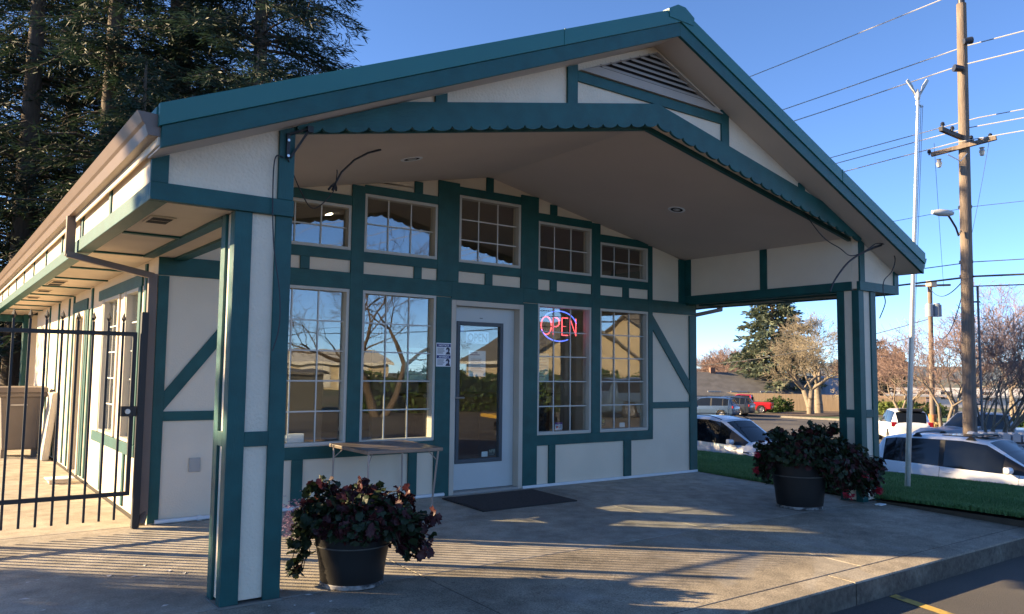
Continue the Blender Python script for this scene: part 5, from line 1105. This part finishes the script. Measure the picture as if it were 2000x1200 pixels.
# ------------------------------------------------------------ houses and fences across the street
ROOFG = mat('shingle_grey', (.13, .125, .12), .9, noise=(1.2, .25), bump=(9, .5, .05)); ROOFS = mat('metal_sheet', (.46, .46, .47), .45, metal=.4, noise=(.6, .12)); SID = mat('house_siding', (.33, .27, .20), .8, noise=(1, .1)); SIDY = mat('siding_beige', (.46, .38, .26), .8, noise=(.6, .08), bump=(1, .3, .02, (.1, .1, 40)))
SIDW = mat('siding_white', (.56, .54, .50), .8); WINB = mat('far_window', (.03, .04, .05), .1, spec=.8); TRW = mat('trim_white', (.60, .58, .53), .7)
def house(label, loc, rz, L, D, he, hr, wallm, roofm, wins=(), name='house', over=.5, gable_front=False, storeys=1, chimney=None, ribs=0, garage=()):
    """long side along x; the facade with windows faces -y"""
    t = thing(name, label, 'house', loc, rz)
    MB().prism([(-D/2, -1.5), (D/2, -1.5), (D/2, he), (0, hr), (-D/2, he)], 'x', -L/2, L/2).build('wall', wallm, t)
    k = (hr-he)/(D/2); ov = over
    ro = MB()
    for s in (-1, 1): ro.prism([(0, hr+.04), (s*(D/2+ov), he-k*ov+.04), (s*(D/2+ov), he-k*ov+.22), (0, hr+.24)], 'x', -L/2-ov, L/2+ov)
    r = ro.build('roof', roofm, t)
    for s in (-1, 1): MB().box(-L/2-ov, L/2+ov, s*(D/2+ov)-.06, s*(D/2+ov)+.06, he-k*ov-.1, he-k*ov+.12).build('gutter', TRW, r)
    for i in range(ribs):
        x = -L/2+L*i/(ribs-1)
        MB().prism([(0, hr+.23), (-(D/2+ov), he-k*ov+.20), (-(D/2+ov), he-k*ov+.30), (0, hr+.33)], 'x', x-.04, x+.04).build('roof_rib', roofm, r)
    if chimney is not None: MB().box(chimney-.3, chimney+.3, -.3, .3, hr-.6, hr+.8).build('chimney', mat('brick_far', (.20, .11, .08), .9), r)
    for (x, z, w, h) in wins:
        w_ = MB().box(x-w/2-.09, x+w/2+.09, -D/2-.05, -D/2+.02, z-.09, z+h+.09).build('window', TRW, t); MB().box(x-w/2, x+w/2, -D/2-.07, -D/2-.052, z, z+h).build('pane', WINB, w_)
        MB().box(x-.025, x+.025, -D/2-.085, -D/2-.071, z, z+h).build('mullion', TRW, w_)
    for (x, z, w, h) in garage:
        g_ = MB().box(x-w/2-.12, x+w/2+.12, -D/2-.05, -D/2+.02, z, z+h+.12).build('garage_door', TRW, t)
        for j in range(4): MB().box(x-w/2, x+w/2, -D/2-.075, -D/2-.052, z+h*j/4+.03, z+h*(j+1)/4-.02).build('door_panel', SIDW, g_)
    return t
def P_(px, py, d): p = at(px, py, d); return Vector((p.x, p.y, gz(p.x, p.y)))
# low grey-roofed house and metal-roofed shed
zg = P_(1430, 806, 95).z; he = at(1430, 768, 95).z-zg; hr = at(1430, 736, 95).z-zg
house('low tan house with a wide grey shingle roof across the street', P_(1430, 806, 97), -YAW+.12, 15, 9, he, hr+.3, SID, ROOFG, [(-4, 1.0, 1.4, 1.0), (-1, 1.0, 1.8, 1.0), (2.4, 1.0, 1.4, 1.0)], over=.9, chimney=-2.5)
zg = P_(1575, 806, 99).z; house('shed with a pale ribbed metal roof behind the bare tree trunks', P_(1578, 806, 101), -YAW-.35, 9.5, 7, at(1575, 770, 99).z-zg, at(1575, 738, 99).z-zg, mat('red_brown_wall', (.22, .07, .05), .8), ROOFS, [(-2, .8, 1, 1)], over=.6, ribs=22)
zg = P_(1790, 800, 125).z; house('long low white building beyond the street trees', P_(1790, 800, 128), -YAW-.15, 34, 8, at(1790, 772, 125).z-zg, at(1790, 760, 125).z-zg, SIDW, SIDW, [(-9+3*i, 1.2, 1.4, 1.2) for i in range(7)], over=.3)
house('blue-grey house glimpsed at the far left between the gate pickets', (1.6, 44, -.4), .15, 9, 8, 2.6, 4.6, mat('siding_blue', (.12, .17, .24), .8), mat('roof_blue', (.09, .11, .15), .8), [(-2, .9, 1.2, 1.2), (1.5, .9, 1.2, 1.2)])
# wooden fence: each board is too thin to see at this distance, built as panels
wf = thing('wooden_fence', 'weathered board fence running behind the red pickup', 'fence', P_(1520, 808, 90), -YAW-.38); FW = mat('fence_wood', (.27, .20, .135), .9, noise=(2, .25, (6, 6, .3)))
for i in range(16):
    x = -9+i*1.5; q = MB()
    for j in range(10): q.box(x+.15*j, x+.15*j+.14, -.02+.006*(j % 2), .02, 0, 1.85+.02*((i*7+j*3) % 3))
    q.build('board_panel', FW, wf)['kind'] = 'stuff'; MB().box(x-.05, x+.05, .02, .12, 0, 1.9).build('post', FW, wf)
# kerb along the far side of the street
p0, p1 = P_(1365, 812, 76), P_(1640, 822, 66)
structure(MB().beam(p0+Vector((0, 0, .05)), p1+Vector((0, 0, .05)), .2, .2).build('street_kerb', KERBC))
# low retaining wall at the right edge
rw_ = thing('block_wall', 'low tan stone block wall at the right edge beyond the white SUV', 'wall', G_(1990, 890, 21), -YAW-.2)
for r_ in range(2):
    for i in range(6): MB().box(-1.2+.42*i+.2*(r_ % 2), -.8+.42*i+.2*(r_ % 2), -.15, .15, .25*r_+.005, .25*r_+.245).build('block', mat('block_tan', (.30, .22, .15), .9, noise=(5, .2)), rw_, bevel=.02)
# ------------------------------------------------------------ across the car park behind the viewer (seen mirrored in the glass)
def hedge(label, x0, x1, y0, y1, h, n, seed):
    g = np.random.default_rng(seed); t = thing('hedge', label, 'hedge', ((x0+x1)/2, (y0+y1)/2, gz((x0+x1)/2, (y0+y1)/2))); c = np.array([(x0+x1)/2, (y0+y1)/2])
    P = np.stack([g.uniform(x0, x1, n)-c[0], g.uniform(y0, y1, n)-c[1], g.uniform(0, 1, n)**.8*h], 1); P[:, 2] *= 1+.12*np.sin(P[:, 0]*1.3)+.06*np.sin(P[:, 0]*4.1)
    a = g.normal(0, 1, (n, 3)); b = np.cross(a, g.normal(0, 1, (n, 3))); a /= np.linalg.norm(a, axis=1, keepdims=True); b /= np.linalg.norm(b, axis=1, keepdims=True); s = .14*g.uniform(.6, 1.4, n)[:, None]
    V = np.stack([P-a*s, P+b*s*.5, P+a*s, P-b*s*.5], 1).reshape(-1, 3); k = np.arange(n)*4; link('foliage', np_mesh('foliage', V, np.stack([k, k+1, k+2, k+3], 1)), HEDGE, t)
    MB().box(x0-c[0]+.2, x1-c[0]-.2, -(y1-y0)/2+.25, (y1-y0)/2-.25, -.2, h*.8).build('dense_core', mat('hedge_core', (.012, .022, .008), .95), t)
hedge('clipped hedge across the car park, mirrored in the door and right windows', 13, 48, -24.2, -22.6, 2.0, 16000, 1)
ZB_ = lambda x, y: gz(x, y)-.1
house('beige two-storey house mirrored in the rightmost window', (55, -42, ZB_(55, -42)), PI+.12, 13, 9, 5.2, 7.6, SIDY, ROOFG, [(-4, 1, 1.4, 1.4), (-1, 3.4, 1.2, 1.3), (3, 3.4, 1.2, 1.3), (3.4, 1, 1.8, 1.4), (-4, 3.4, 1.2, 1.3)])
house('beige gabled house mirrored in the neon sign window', (40, -43, ZB_(40, -43)), PI/2+.1, 9, 11, 3.2, 6.2, SIDY, ROOFG, [(-2, 1, 1.4, 1.2), (2, 1, 1.4, 1.2)])
house('long beige garage mirrored in the leftmost window', (27, -76, -.6), PI+.02, 26, 8, 2.9, 4.1, SIDY, SIDW, [], garage=[(-9+4.4*i, .1, 3, 2.3) for i in range(5)])
house('beige house mirrored in the far right of the windows', (72, -40, ZB_(72, -40)), PI-.1, 12, 9, 5.0, 7.4, SIDY, ROOFG, [(-3, 1, 1.4, 1.3), (2, 1, 1.4, 1.3), (-3, 3.3, 1.2, 1.2), (2, 3.3, 1.2, 1.2)])
bare_tree('bare_tree', 'bare tree in the car park mirrored in the second window from the left', (12.6, -20, gz(12.6, -20)), 9.5, 41, 2, BARK, .6, 6, .2, .012, first=.24, nchild=(2, 3))
bare_tree('bare_tree', 'slim bare tree on a yellow kerbed island mirrored in the door glass', (17.9, -18.4, gz(17.9, -18.4)), 10, 43, 1, BARKP, .45, 5, .16, .012, first=.34, nchild=(2, 3))
structure(MB().box(16.8, 19.0, -19.2, -17.6, -.6, gz(17.9, -18.4)+.14).build('kerb_island', mat('kerb_yellow', (.50, .30, .05), .8), bevel=.03))
tr_ = thing('low_shed', 'low dark shed mirrored low in the leftmost window', 'shed', (9, -24, gz(9, -24)), .1); MB().box(-2.5, 2.5, -1, 1, 0, 1.5).build('wall', mat('dark_shed', (.05, .05, .045), .9), tr_); MB().prism([(-1.2, 1.5), (1.2, 1.5), (1.2, 1.6), (-1.2, 1.75)], 'x', -2.7, 2.7).build('roof', ROOFG, tr_)
# ------------------------------------------------------------ a few things inside the shop
c = thing('service_counter', 'dark wooden service counter inside the shop behind the right windows', 'counter', (5.2, 2.4, .01))
MB().box(-1.1, 1.1, -.3, .3, 0, 1.02).build('body', INWOOD, c); MB().box(-1.18, 1.18, -.36, .36, 1.02, 1.07).build('worktop', mat('worktop', (.10, .07, .05), .3), c)
for x in (-.95, -.48, 0, .48, .95): MB().box(x-.2, x+.2, -.312, -.301, .1, .92).build('panel', INWOOD, c)
c = thing('display_shelf', 'dark shelf unit inside the shop behind the left windows', 'shelf', (1.0, 3.6, .01))
for z in (.02, .5, 1.0, 1.5, 1.95): MB().box(-.7, .7, -.2, .2, z, z+.035).build('shelf_board', INWOOD, c)
for x in (-.72, .70): MB().box(x, x+.03, -.2, .2, 0, 2.0).build('side_panel', INWOOD, c)
c = thing('dark_pillar', 'dark interior pillar behind the neon sign window', 'pillar', (5.05, .9, .01)); MB().box(-.16, .16, -.14, .14, 0, 3.1).build('shaft', mat('pillar_dark', (.03, .022, .018), .5), c); MB().box(-.2, .2, -.18, .18, 0, .12).build('plinth', mat('pillar_dark', (.03, .022, .018), .5), c)
